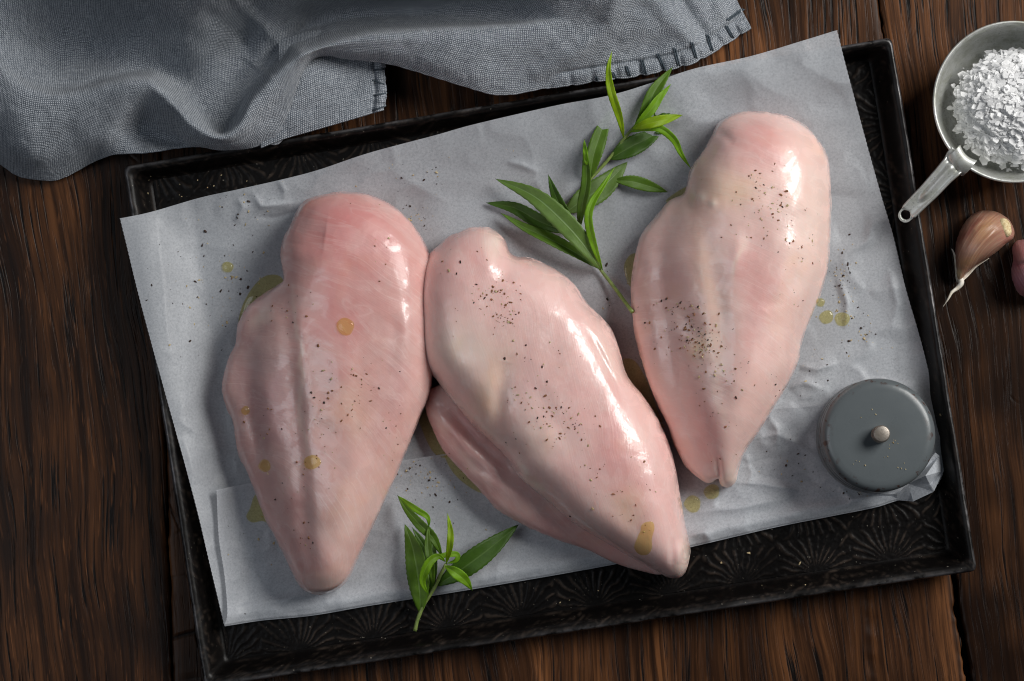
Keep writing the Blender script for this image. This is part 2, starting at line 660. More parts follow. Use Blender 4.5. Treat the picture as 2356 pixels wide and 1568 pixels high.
def mat_garlic():
    t = NT('garlic_skin')
    o = t.obj()
    col = t.attr('tint').outputs['Color']
    fv = t.attr('fibre').outputs['Vector']
    st = t.noise(t.mapping(fv, (0.05, 1.1, 1)), 1.0, 4, 0.6, 0.2)
    c = t.mix(t.ramp(st, [(0.35, 0.75), (0.62, 0.0)]), col, t.mix(1.0, col, (0.66, 0.50, 0.50), 'MULTIPLY'))
    c = t.mix(t.ramp(st, [(0.60, 0.0), (0.74, 0.45)]), c, (0.62, 0.48, 0.36))
    t.P(Base_Color=c, Roughness=0.34, Normal=t.bump(st, 0.35, 0.0006))
    t.b.inputs['Subsurface Weight'].default_value = 0.15
    t.b.inputs['Subsurface Scale'].default_value = 0.003
    return t.m


def mat_salt():
    t = NT('salt_crystal')
    n = t.noise(t.obj(), 500, 2, 0.5)
    c = t.ramp(n, [(0.35, (0.985, 0.985, 0.99)), (0.65, (0.995, 0.995, 0.995))])
    t.P(Base_Color=c, Roughness=0.45)
    t.b.inputs['Specular IOR Level'].default_value = 0.3
    tr = t.n('ShaderNodeBsdfTranslucent')
    t.link(c, tr.inputs[0])
    mx = t.n('ShaderNodeMixShader')
    mx.inputs[0].default_value = 0.35
    t.link(t.b.outputs[0], mx.inputs[1])
    t.link(tr.outputs[0], mx.inputs[2])
    t.link(mx.outputs[0], t.out.inputs[0])
    return t.m


M_cloth = mat_cloth()
M_paper = mat_paper()
M_chick = mat_chicken()
M_tray = mat_tray()
M_alu = mat_metal('worn_aluminium', (0.66, 0.67, 0.65), 0.36, (0.42, 0.43, 0.37), 0.55)
M_knob = mat_metal('dull_steel', (0.38, 0.34, 0.30), 0.38, (0.22, 0.19, 0.16))
M_enamel = mat_enamel()
M_oil = mat_oil()
LG = dict(
    dark=mat_leaf('leaf_dark', (0.058, 0.135, 0.010), (0.12, 0.21, 0.05), 0.22),
    mid=mat_leaf('leaf_mid', (0.11, 0.22, 0.016), (0.20, 0.32, 0.09), 0.28),
    grey=mat_leaf('leaf_grey_green', (0.135, 0.235, 0.045), (0.22, 0.34, 0.13), 0.22),
    bright=mat_leaf('leaf_bright', (0.25, 0.47, 0.018), (0.30, 0.46, 0.08), 0.40),
    lime=mat_leaf('leaf_lime', (0.36, 0.52, 0.012), (0.42, 0.55, 0.06), 0.42))
M_stem = mat_plain('stem_green', (0.14, 0.20, 0.05), (0.24, 0.32, 0.08), 0.45, 400)
M_salt = mat_salt()
M_pep_d = mat_plain('pepper_husk', (0.012, 0.008, 0.006), (0.06, 0.03, 0.018), 0.7, 900)
M_pep_l = mat_plain('pepper_core', (0.36, 0.26, 0.13), (0.60, 0.50, 0.30), 0.7, 900)
M_pep_r = mat_plain('pepper_brown', (0.15, 0.055, 0.02), (0.30, 0.14, 0.06), 0.7, 900)
M_garlic = mat_garlic()
M_root = mat_plain('garlic_root', (0.50, 0.36, 0.17), (0.80, 0.68, 0.42), 0.8, 700, 0.8)
M_papery = mat_plain('garlic_papery_skin', (0.62, 0.54, 0.42), (0.85, 0.80, 0.72), 0.6, 300, 0.4)
M_thread = mat_plain('blue_grey_thread', (0.025, 0.038, 0.05), (0.085, 0.11, 0.135), 0.85, 1500, 0.8)

# ------------------------------------------------------------------ table planks
table = bpy.data.objects.new('table_top', None)
COL.objects.link(table)
table['kind'] = 'structure'
table['label'] = 'dark stained oak plank table top under the tray'
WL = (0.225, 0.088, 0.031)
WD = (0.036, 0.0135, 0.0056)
seams = [(-760, -700), (-170, -130), (362, 394), (2022, 2232), (2640, 2860), (3300, 3500)]
for i in range(len(seams) - 1):
    ny = 400
    Yl = np.linspace(-0.30, 0.30, ny)
    pyl = 784 - Yl * S
    fr_ = pyl / 1568.0
    a = P(seams[i][0] + (seams[i][1] - seams[i][0]) * fr_, pyl)[:, 0] + 0.0005
    b = P(seams[i + 1][0] + (seams[i + 1][1] - seams[i + 1][0]) * fr_, pyl)[:, 0] - 0.0005
    nx = 40 if i != 2 else 150
    u = np.linspace(0, 1, nx)
    if i != 2:
        u = 0.5 - 0.5 * np.cos(u * math.pi)
    else:
        u = np.concatenate([[0, 0.001, 0.002], np.linspace(0.004, 0.996, nx - 6), [0.998, 0.999, 1.0]])
    U, Y = np.meshgrid(u, Yl, indexing='ij')
    ea = a + 0.0010 * fbm(Yl * 30 + i, 0 * Yl, 4, 3) + 0.00035 * vnoise(Yl * 300, 0 * Yl, 5)
    eb = b + 0.0010 * fbm(Yl * 30 + i + 1, 0 * Yl, 4, 3) - 0.00035 * vnoise(Yl * 300, 0 * Yl + 3, 6)
    k = sm(-0.05, -0.13, Yl)
    if i == 2:
        eb = eb - k * (0.0012 + 0.0012 * np.abs(vnoise(Yl * 140, 0 * Yl, 8)))
    if i == 3:
        ea = ea + k * 0.0006
    X = ea[None] + (eb - ea)[None] * U
    edge = np.minimum(U, 1 - U) * (eb - ea)[None]
    Z = -0.0004 - 0.0011 * np.exp(-edge / 0.0008) + 0.00035 * fbm(X * 20, Y * 4, 3, i)
    if i == 2:      # long split in the wide plank
        xs = P(2004, 1450)[0] + 0.0012 * fbm(Yl * 25, 0 * Yl, 3, 12)
        Z = Z - 0.0025 * 0.5 * np.exp(-((X - xs[None]) / 0.0007) ** 2) * sm(-0.02, -0.08, Y)
    Z = np.minimum(Z, -0.0001)
    V = np.stack([X, Y, Z], -1).reshape(-1, 3)
    L = np.stack([X[0], Yl, np.full(ny, -0.02)], -1)
    R = np.stack([X[-1], Yl, np.full(ny, -0.02)], -1)
    V = np.vstack([L, V, R])
    F = grid_faces(nx + 2, ny)
    if i <= 1:  # left planks darkened in colour to stand in for weaker light there
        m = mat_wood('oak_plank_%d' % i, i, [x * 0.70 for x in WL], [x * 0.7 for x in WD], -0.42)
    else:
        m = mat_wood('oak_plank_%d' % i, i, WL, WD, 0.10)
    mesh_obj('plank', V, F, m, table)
gap = mesh_obj('plank_underside', [(-0.5, -0.3, -0.012), (0.5, -0.3, -0.012), (0.5, 0.3, -0.012), (-0.5, 0.3, -0.012)], [(0, 1, 2, 3)],
               mat_plain('dark_gap', (0.004, 0.003, 0.002), (0.01, 0.007, 0.005), 0.9), table)
gap.name = 'table_underlay'

# ------------------------------------------------------------------ tray
tray = empty('baking_tray', P(1260, 840, 0), 'black rectangular baking tray with embossed sunburst pattern and rolled rim', 'tray')
ax = np.array([0.9885, -0.1513])
bx_ = np.array([0.1513, 0.9885])


def emboss(px, py, row=166.0):
    """sunburst relief: 0..1 ridge height at photograph position"""
    u = ((px - 1031) * ax[0] + (py - 1446) * ax[1]) / 171.0
    v = ((px - 1031) * bx_[0] + (py - 1446) * bx_[1]) / row
    du = (u - np.round(u)) * 171
    dv = (v - np.round(v)) * row
    r = np.hypot(du, dv)
    th = np.arctan2(dv, du) + 0.06 * vnoise(px / 25, py / 25, 3)
    ray = 0.5 + 0.5 * np.cos(th * 26)
    ray = sm(0.62, 1.0, ray)
    ray = ray * sm(10, 34, r)
    edge = np.maximum(np.abs(du) / 85.5, np.abs(dv) / (row / 2))
    return ray * (1 - 0.75 * sm(0.93, 1.0, edge)), r


TZ = 0.0165
TC = [P(283, 383, TZ), P(2053, 85, TZ), P(2250, 1314, TZ), P(470, 1584, TZ)]  # TL TR BR BL
TC = np.array([c[:2] for c in TC])


def ring(ins, z, rad, ns=(230, 150)):
    """ins: inset of top, right, bottom, left sides"""
    lines = []
    for k in range(4):
        a, b = TC[k], TC[(k + 1) % 4]
        d = (b - a) / np.linalg.norm(b - a)
        nrm = np.array([d[1], -d[0]])     # inward for clockwise TL->TR->BR->BL
        lines.append((a + nrm * ins[k], d))
    cs = []
    for k in range(4):
        (p, d), (q, e) = lines[k - 1], lines[k]
        A = np.array([d, -e]).T
        t = np.linalg.solve(A, q - p)
        cs.append(p + d * t[0])
    pts = []
    for k in range(4):
        c0, c1 = cs[k], cs[(k + 1) % 4]
        d = (c1 - c0) / np.linalg.norm(c1 - c0)
        dp = (cs[k] - cs[k - 1]) / np.linalg.norm(cs[k] - cs[k - 1])
        # rounded corner at c0 from -dp*rad to d*rad
        A = c0 - dp * rad
        B = c0 + d * rad
        for t in np.linspace(0, 1, 9)[:-1]:
            pts.append((1 - t) ** 2 * A + 2 * t * (1 - t) * c0 + t * t * B)
        E = c1 - d * rad
        for t in np.linspace(0, 1, ns[k % 2], endpoint=False):
            pts.append(B + (E - B) * t)
    pts = np.array(pts)
    return np.column_stack([pts, np.full(len(pts), z)])


px2m = lambda p: p / S
Lp = np.array([px2m(17), px2m(18), px2m(21), px2m(20)])
Wp = np.array([px2m(17), px2m(31), px2m(27), px2m(31)])
rings = []
rimw = []
prof = [(1.0, 0.75, 0.0003, 0), (0.9, 0.2, 0.0055, 0), (0.75, 0, 0.0108, 0), (0.3, 0, 0.0118, 0), (0.08, 0, 0.0130, .3), (0.0, 0, 0.0145, .7), (0.07, 0, 0.0160, 1.0), (0.25, 0, 0.0171, 1.0),
        (0.45, 0, 0.0172, .35), (0.75, 0, 0.0168, .1), (0.92, 0, 0.0160, .2), (1.0, 0.04, 0.0150, .15), (1.0, 0.15, 0.0130, .05), (1.0, 0.32, 0.0100, 0), (1.0, 0.52, 0.0066, 0),
        (1.0, 0.72, 0.0036, 0), (1.0, 0.88, 0.0022, 0), (1.0, 1.05, 0.0016, 0), (1.0, 1.25, 0.0014, 0)]
for a, b, z, w in prof:
    ins = Lp * a + Wp * b
    r = ring(ins, z, 0.0035 + 0.1 * float(ins.mean()))
    jx = 0.00022 * fbm(r[:, 0] * 35, r[:, 1] * 35, 3, 21) * (1 if w > 0 else 0.3)
    r[:, 2] += 0.0004 * fbm(r[:, 0] * 40, r[:, 1] * 40, 3, 22) * (1 if w > 0 else 0)
    if 0.9 <= a or w > 0.4:
        sx = r[:, 0] * S + 1178
        sy = 784 - r[:, 1] * S
        e, _ = emboss(sx, sy)
        r[:, 2] += 0.00028 * e * (1 if w > 0 else 0.6)
    r[:, 0] += jx
    r[:, 1] += jx
    rings.append(r)
    rimw.append(np.full(len(r), w))
n1 = len(rings[0])
V = np.stack(rings, 1).reshape(-1, 3)
F = grid_faces(n1, len(rings), closed_u=True)
o = mesh_obj('rim', V, F[:, ::-1], M_tray, tray)
rw = np.stack(rimw, 1).ravel()
sx = V[:, 0] * S + 1178
sy = 784 - V[:, 1] * S
e, _ = emboss(sx, sy)
attr_f(o, 'rim', rw * (0.5 + 0.5 * sm(-.2, .3, fbm(V[:, 0] * 60, V[:, 1] * 60, 3, 31))))
attr_f(o, 'wear', e * 0.9)
# floor
NFU, NFV = 640, 440
ins = Lp + Wp * 1.10
lines = ring(ins, 0, 1e-5, (2, 2))
# corner points of the inset quad
cs = np.array([lines[0], lines[10], lines[20], lines[30]])[:, :2]
u = np.linspace(0, 1, NFU)[:, None, None]
v = np.linspace(0, 1, NFV)[None, :, None]
G = (cs[0] * (1 - u) + cs[1] * u) * (1 - v) + (cs[3] * (1 - u) + cs[2] * u) * v
pxx = G[..., 0] * S + 1178
pyy = 784 - G[..., 1] * S
e, r = emboss(pxx, pyy)
Z = 0.0018 + 0.00028 * e + 0.00012 * fbm(pxx / 6, pyy / 6, 2, 40) + 0.0004 * fbm(pxx / 160, pyy / 160, 2, 41)
V = np.concatenate([G, Z[..., None]], -1).reshape(-1, 3)
o = mesh_obj('floor_panel', V, grid_faces(NFU, NFV)[:, ::-1], M_tray, tray)
attr_f(o, 'rim', np.zeros(len(V)))
attr_f(o, 'wear', e.ravel() ** 1.5)

# ------------------------------------------------------------------ parchment
D_top = [(277, 503), (348, 488), (458, 456), (544, 437), (659, 411), (737, 390), (850, 352), (1000, 312), (1093, 286), (1275, 244), (1402, 220), (1506, 189), (1599, 158), (1726, 130), (1844, 95), (1925, 70)]
D_left = [(277, 503), (293, 569), (313, 652), (338, 749), (376, 888), (411, 1014), (452, 1166), (491, 1331), (517, 1440)]
D_right = [(1925, 70), (1945, 150), (1985, 300), (2026, 448), (2054, 542), (2081, 656), (2108, 750), (2127, 819), (2149, 911), (2175, 1008), (2170, 1085), (2149, 1128)]
D_bot = [(517, 1440), (600, 1427), (720, 1415), (854, 1392), (1097, 1353), (1410, 1298), (1588, 1258), (1776, 1214), (1906, 1188), (2011, 1167), (2060, 1152), (2149, 1128)]
F_top = [(499, 1128), (575, 1112), (750, 1086), (925, 1060), (1200, 1018), (1500, 975), (1760, 945), (1890, 933), (2050, 912), (2110, 925)]
F_left = [(499, 1128), (504, 1235), (517, 1323), (524, 1409), (517, 1440)]
F_bot = D_bot
F_right = [(2110, 925), (2130, 1000), (2140, 1060), (2149, 1128)]


def coons(top, bot, left, right, nu, nv):
    T = catmull(top, nu)
    B = catmull(bot, nu)
    Lf = catmull(left, nv)
    R = catmull(right, nv)
    u = np.linspace(0, 1, nu)[:, None, None]
    v = np.linspace(0, 1, nv)[None, :, None]
    Sx = (1 - v) * T[:, None] + v * B[:, None] + (1 - u) * Lf[None] + u * R[None]
    Bl = (1 - u) * (1 - v) * T[0] + u * (1 - v) * T[-1] + (1 - u) * v * B[0] + u * v * B[-1]
    return Sx - Bl


TPX = [(283, 383), (2053, 85), (2250, 1314), (470, 1584)]


def edge_d(px, py):
    """distance inward of the tray's outer edge (photo pixels) for left, top, right sides"""
    out = []
    for k in (3, 0, 1, 2):
        a, b = TPX[k], TPX[(k + 1) % 4]
        L = math.hypot(b[0] - a[0], b[1] - a[1])
        out.append(-((b[1] - a[1]) * (px - a[0]) - (b[0] - a[0]) * (py - a[1])) / L)
    return out


CREASES = [  # polyline, width px, amplitude mm, one-sided
    ([(361, 500), (370, 590), (378, 655), (385, 760), (400, 850)], 16, 0.9),
    ([(581, 446), (602, 475), (640, 472), (675, 467)], 8, 1.3),
    ([(537, 510), (548, 500), (560, 478), (548, 455)], 8, 1.0),
    ([(590, 500), (630, 502), (690, 486)], 8, -0.9),
    ([(450, 560), (520, 575), (590, 580)], 14, 0.5),
    ([(640, 412), (655, 440), (652, 462)], 7, 0.8),
    ([(1165, 372), (1200, 380), (1240, 398)], 7, 0.9),
    ([(1930, 640), (1950, 700), (1945, 770)], 9, 1.2),
    ([(2000, 640), (1990, 700), (2005, 745)], 7, -1.0),
    ([(2040, 600), (2065, 700), (2050, 760)], 9, 1.0),
    ([(1830, 840), (1880, 850), (1930, 835)], 8, 1.2),
    ([(1800, 900), (1850, 880), (1900, 900)], 9, 1.0),
    ([(1780, 880), (1840, 930), (1870, 925)], 7, -1.0),
    ([(1740, 1010), (1790, 1000), (1830, 1020), (1900, 1065)], 9, 1.1),
    ([(1700, 1060), (1760, 1080), (1830, 1090), (1900, 1120)], 8, -1.0),
    ([(1690, 1110), (1760, 1115), (1840, 1130)], 8, 1.1),
    ([(1600, 1180), (1700, 1170), (1800, 1150)], 10, 0.9),
    ([(1770, 960), (1790, 990), (1785, 1030)], 8, 1.0),
    ([(1930, 1120), (1960, 1150), (2020, 1140)], 7, 1.2),
    ([(1715, 1045), (1730, 1090), (1720, 1120)], 7, 1.0),
    ([(1580, 1235), (1620, 1225), (1640, 1250)], 7, 1.0),
    ([(540, 1400), (620, 1385), (700, 1372), (760, 1380)], 9, 1.2),
    ([(690, 1410), (720, 1385), (745, 1372)], 8, -1.3),
    ([(640, 1395), (690, 1365), (740, 1350)], 8, 0.8),
    ([(420, 1000), (440, 1060), (445, 1120)], 12, 0.9),
    ([(415, 900), (430, 980), (470, 1010)], 12, 0.7),
    ([(900, 390), (960, 430), (1040, 470)], 16, 0.5),
    ([(1480, 250), (1560, 280), (1640, 240)], 20, 0.8),
    ([(1700, 150), (1760, 200), (1820, 230)], 26, 0.7),
]


def paper_z(px, py, layer=0.0):
    dl, dt, dr, db = edge_d(px, py)
    z = 0.0040 + 0 * px
    t = 1 - sm(4, 150, dl)
    z += t * 0.0148
    t2 = 1 - sm(-20, 230, dt)
    z += t2 * 0.0150 * (1 - t)
    t3 = 1 - sm(30, 80, dr)
    z += 0.003 * t3 * (1 - t2)
    for poly, w, amp in CREASES:
        d, par, _ = seg_dist(px, py, poly)
        fade = np.sin(np.clip(par, 0.02, 0.98) * math.pi) ** 0.6
        z += 1.7 * amp * 0.001 * np.exp(-(np.sqrt(d * d + 2.0) - 1.4) / (w * 1.25)) * fade
    wr = 0.5 + 0.5 * sm(1500, 2000, px + 0.5 * py - 300)
    rn = np.abs(fbm(px / 120 + 5 + 0.3 * fbm(px / 60, py / 60, 2, 59), py / 120, 2, 50))
    z += 0.0030 * (0.3 - rn) * wr
    z += 0.0011 * fbm(px / 140, py / 170, 2, 55)
    # crumple next to the folded edge
    d, par, _ = seg_dist(px, py, D_bot)
    z += 0.0012 * np.exp(-d / 30) * fbm(par * 26, d / 40, 3, 57)
    return np.maximum(z, 0.0034) + layer


M1 = coons(D_top, D_bot, D_left, D_right, 420, 300)
px_, py_ = M1[..., 0].copy(), M1[..., 1].copy()
# cutter-torn fine serration on left / right edges
jag = 1.6 * np.abs(((np.arange(300) * 0.34) % 1) - 0.5) * 2
px_[0] -= jag
px_[-1] += jag
px_[1] -= jag * .6
px_[-2] += jag * .6
Zp = paper_z(px_, py_)
V1 = P(px_, py_, Zp).reshape(-1, 3)
# flap: from the free edge to the fold, then half-round fold down to the lower sheet
M2 = coons(F_top, D_bot, F_left, F_right, 420, 110)
qx, qy = M2[..., 0].copy(), M2[..., 1].copy()
jag = 1.6 * np.abs(((np.arange(110) * 0.34) % 1) - 0.5) * 2
qx[0] -= jag
Zf = paper_z(qx, qy, 0.0)
vv = np.linspace(0, 1, 110)[None, :]
Zf = Zf + 0.0013 + 0.0022 * np.exp(-((vv - 0.93) / 0.06) ** 2) + 0.0026 * (1 - vv) ** 10 * (1 + 0.8 * sm(1500, 1750, qx)) + 0.0026 * np.exp(-(np.arange(420)[:, None] / 419.0) / 0.012) + 0.0005 * fbm(qx / 60, qy / 60, 3, 61)
Zf[:, -1] -= 0.0010
V2 = P(qx, qy, Zf).reshape(-1, 3)
# fold strip
Bp = catmull(D_bot, 420)
strip = []
for k, a in enumerate(np.linspace(0, math.pi, 6)):
    zz = paper_z(Bp[:, 0], Bp[:, 1])
    zt = Zf[:, -1]
    z = zt + (zz - zt) * (0.5 - 0.5 * math.cos(a))
    off = 2.0 * math.sin(a)
    strip.append(P(Bp[:, 0] + 0.15 * off, Bp[:, 1] + off, z))
V3 = np.stack(strip, 1).reshape(-1, 3)
F1 = grid_faces(420, 300)[:, ::-1]
F2 = grid_faces(420, 110, len(V1))[:, ::-1]
F3 = grid_faces(420, 6, len(V1) + len(V2))[:, ::-1]
paper = empty('baking_parchment', P(1200, 800, 0.003), 'wrinkled grey white baking parchment with folded lower edge lining the black tray', 'baking paper')
paper_sheet = mesh_obj('sheet', np.vstack([V1, V2, V3]), np.vstack([F1, F2, F3]), M_paper, paper)
# crumpled corner pieces beside the grinder
Z5 = zr(2600, 1200, 2.6129)


def crumple(poly, zs, name='crumpled_corner'):
    pts = Z5(poly)
    nn = len(pts)
    Vc = P([p[0] for p in pts], [p[1] for p in pts], np.array(zs))
    # fan refined for soft bending
    bm = bmesh.new()
    vs = [bm.verts.new(v) for v in Vc]
    bm.faces.new(vs)
    bmesh.ops.triangulate(bm, faces=bm.faces[:])
    bmesh.ops.subdivide_edges(bm, edges=bm.edges[:], cuts=3, use_grid_fill=True)
    for v in bm.verts:
        v.co.z += 0.0006 * float(fbm(v.co.x * 150, v.co.y * 150, 2, 71))
    me = bpy.data.meshes.new(name)
    bm.to_mesh(me)
    bm.free()
    o = bpy.data.objects.new(name, me)
    COL.objects.link(o)
    o.parent = paper
    o.matrix_parent_inverse = paper.matrix_basis.inverted()
    me.materials.append(M_paper)
    md = o.modifiers.new('thick', 'SOLIDIFY')
    md.thickness = 0.00012
    return o


crumple([(1205, 1125), (1355, 1055), (1425, 1195), (1245, 1280)], [0.012, 0.020, 0.014, 0.009])
crumple([(1100, 1215), (1205, 1125), (1245, 1280), (1110, 1268), (1000, 1260), (930, 1215)], [0.010, 0.014, 0.007, 0.006, 0.0065, 0.010])
crumple([(1250, 1100), (1440, 850), (1478, 880), (1355, 1055), (1205, 1125)], [0.010, 0.013, 0.010, 0.021, 0.013])
crumple([(1355, 1055), (1478, 880), (1510, 1010), (1430, 1190), (1395, 1130)], [0.018, 0.008, 0.006, 0.012, 0.008])


# ------------------------------------------------------------------ inflate machinery
def relax(mask, src, n):
    u = np.zeros(mask.shape)
    for k in range(n):
        s_ = np.zeros_like(u)
        s_[1:-1, 1:-1] = 0.25 * (u[:-2, 1:-1] + u[2:, 1:-1] + u[1:-1, :-2] + u[1:-1, 2:])
        u2 = np.where(mask, s_ + src, 0)
        u = u2
    return u


class Lobe:
    """height map of a closed outline blown up like a cushion"""

    def __init__(s, outline, H, power=0.46, src=None, step=3.0):
        O = catmull(outline, 260, True)
        s.O = O
        s.x0 = O[:, 0].min() - 4 * step
        s.y0 = O[:, 1].min() - 4 * step
        nx = int((O[:, 0].max() - s.x0) / step) + 5
        ny = int((O[:, 1].max() - s.y0) / step) + 5
        s.step = step
        X = s.x0 + np.arange(nx) * step
        Y = s.y0 + np.arange(ny) * step
        X, Y = np.meshgrid(X, Y, indexing='ij')
        m = inside(X, Y, O.tolist())
        f = np.ones(X.shape) if src is None else src(X, Y)
        # coarse to fine
        it = 1500
        u = relax(m, f, it)
        u /= u.max()
        # signed extension so that the zero level is sharp: multiply by soft distance
        s.u = u
        s.H = H
        s.p = power

    def z(s, px, py):
        fx = np.clip((px - s.x0) / s.step, 0, s.u.shape[0] - 1.001)
        fy = np.clip((py - s.y0) / s.step, 0, s.u.shape[1] - 1.001)
        i = fx.astype(int)
        j = fy.astype(int)
        a = fx - i
        b = fy - j
        U = s.u
        v = (U[i, j] * (1 - a) + U[i + 1, j] * a) * (1 - b) + (U[i, j + 1] * (1 - a) + U[i + 1, j + 1] * a) * b
        return s.H * np.power(np.clip(v, 0, None), s.p)


def smax(a, b, k):
    h = np.clip(0.5 + 0.5 * (a - b) / k, 0, 1)
    return b * (1 - h) + a * h + k * h * (1 - h)


def inflate_mesh(outline, spine, zfun, zb, skirt=0.005, N=560, K=90, wob=1.2, seed=0, lean=1.0, cell=3.0):
    O = catmull(outline, N, True)
    s_ = np.arange(N) / N * 2 * math.pi
    c = O.mean(0)
    d = O - c
    dn = d / np.linalg.norm(d, axis=1)[:, None]
    O = O + dn * (2.2 * wob * fbm(np.cos(s_) * 10 + 20, np.sin(s_) * 10 + 20, 4, seed + 80) * (0.6 + 0.8 * (dn[:, 0] < 0)))[:, None]
    # inward normal of the outline, smoothed
    T = np.roll(O, -1, 0) - np.roll(O, 1, 0)
    Nn = np.column_stack([-T[:, 1], T[:, 0]])
    area2 = np.sum(O[:, 0] * np.roll(O[:, 1], -1) - np.roll(O[:, 0], -1) * O[:, 1])
    if area2 < 0:
        Nn = -Nn
    w = np.exp(-np.linspace(-2, 2, 15) ** 2)
    w /= w.sum()
    Nn = np.stack([np.convolve(np.concatenate([Nn[-7:, k], Nn[:, k], Nn[:7, k]]), w, 'valid') for k in (0, 1)], -1)
    Nn /= np.linalg.norm(Nn, axis=1)[:, None]
    rings = []
    for ins, z in ((20, 0.0), (11, 0.0002), (5, 0.0014), (1.8, 0.0030)):
        R = O + Nn * ins * lean
        rings.append(np.column_stack([R, np.full(N, zb + z * skirt / 0.005)]))
    offs = [0, 0.12, 0.4, 0.9, 1.7, 2.8, 4.2] if cell > 2 else [0, 0.08, 0.25, 0.6, 1.1, 1.8]
    for f in offs:
        R = O + Nn * f
        rings.append(np.column_stack([R, zb + skirt + zfun(R[:, 0], R[:, 1])]))
    A = np.stack(rings, 1)
    nr = A.shape[1]
    A = A.reshape(-1, 3)
    F = [tuple(f[::-1]) for f in grid_faces(N, nr, closed_u=True).tolist()]
    last = np.arange(N) * nr + nr - 1
    Rl = rings[-1][:, :2]
    gx0, gy0 = Rl.min(0)
    gx1, gy1 = Rl.max(0)
    X, Y = np.meshgrid(np.arange(gx0, gx1, cell), np.arange(gy0, gy1, cell * 0.87), indexing='ij')
    X = X + (np.arange(X.shape[1])[None, :] % 2) * cell * 0.5
    m = inside(X, Y, Rl.tolist())
    X, Y = X[m], Y[m]
    keep = np.ones(len(X), bool)
    for i in range(0, N):
        keep &= (X - Rl[i, 0]) ** 2 + (Y - Rl[i, 1]) ** 2 > (cell * 0.7) ** 2
    X, Y = X[keep], Y[keep]
    pts = np.vstack([Rl, np.column_stack([X, Y])])
    r = delaunay_2d_cdt([Vector(p) for p in pts.tolist()], [(i, (i + 1) % N) for i in range(N)], [], 1, 1e-5)
    vo, fo, orig = r[0], r[2], r[3]
    idx = []
    extra = []
    for i, v in enumerate(vo):
        if orig[i] and orig[i][0] < N:
            idx.append(int(last[orig[i][0]]))
        else:
            idx.append(len(A) + len(extra))
            extra.append((v.x, v.y))
    E = np.array(extra)
    E = np.column_stack([E, zb + skirt + zfun(E[:, 0], E[:, 1])])
    A = np.vstack([A, E])
    F += [tuple(idx[j] for j in f) for f in fo]
    V = P(A[:, 0], A[:, 1], A[:, 2])
    return V, F, A


def finish(o, dist=0.00006):
    bm = bmesh.new()
    bm.from_mesh(o.data)
    bmesh.ops.recalc_face_normals(bm, faces=bm.faces)
    # close the bottom
    be = [e for e in bm.edges if e.is_boundary]
    if be:
        bmesh.ops.holes_fill(bm, edges=be, sides=0)
    bm.to_mesh(o.data)
    bm.free()
    o.data.update()


ZB = 0.0052   # height of the paper under the meat


def paint(A, base, blobs):
    x, y = A[:, 0], A[:, 1]
    c = np.tile(np.array(base), (len(A), 1))
    wx = x + 22 * fbm(x / 70, y / 70, 3, 90)
    wy = y + 22 * fbm(x / 70 + 50, y / 70, 3, 91)
    for kind, g, rad, col, a in blobs:
        if kind == 'g':
            (cx, cy), (rx, ry, ang) = g, rad
            ca, sa = math.cos(math.radians(ang)), math.sin(math.radians(ang))
            dx, dy = wx - cx, wy - cy
            q = ((dx * ca + dy * sa) / rx) ** 2 + ((-dx * sa + dy * ca) / ry) ** 2
            w = min(1.0, a * 1.12) * np.exp(-q)
        else:
            d, par, _ = seg_dist(wx, wy, g)
            w = a * np.exp(-(d / rad) ** 2) * np.sin(np.clip(par, 0.03, 0.97) * math.pi) ** 0.4
        c = c * (1 - w[:, None]) + np.array(col) * w[:, None]
    return c


PK = lin(214, 134, 134)      # raw pink
PL = lin(236, 196, 186)      # pale meat
WH = lin(240, 218, 204)      # white membrane
PU = lin(176, 138, 140)      # mauve flesh, also shade of the left sides painted into the colour
YE = lin(238, 204, 160)      # fat
BASE = lin(222, 173, 166)


def features(x, y, feats):
    z = 0 * x
    for poly, w, amp in feats:
        if len(poly) == 1:
            z += amp * 0.001 * np.exp(-((x - poly[0][0]) ** 2 + (y - poly[0][1]) ** 2) / w ** 2)
        else:
            d, par, _ = seg_dist(x, y, poly)
            z += amp * 0.001 * np.exp(-(d / w) ** 2) * np.sin(np.clip(par, 0.02, 0.98) * math.pi) ** 0.5
    return z


chicks = []


def thin_left(line):
    ys = [p[1] for p in line]
    xs = [p[0] for p in line]

    def f(X, Y):
        g = np.interp(Y, ys, xs)
        return 0.22 + 0.78 * sm(-30, 50, X - g)
    return f


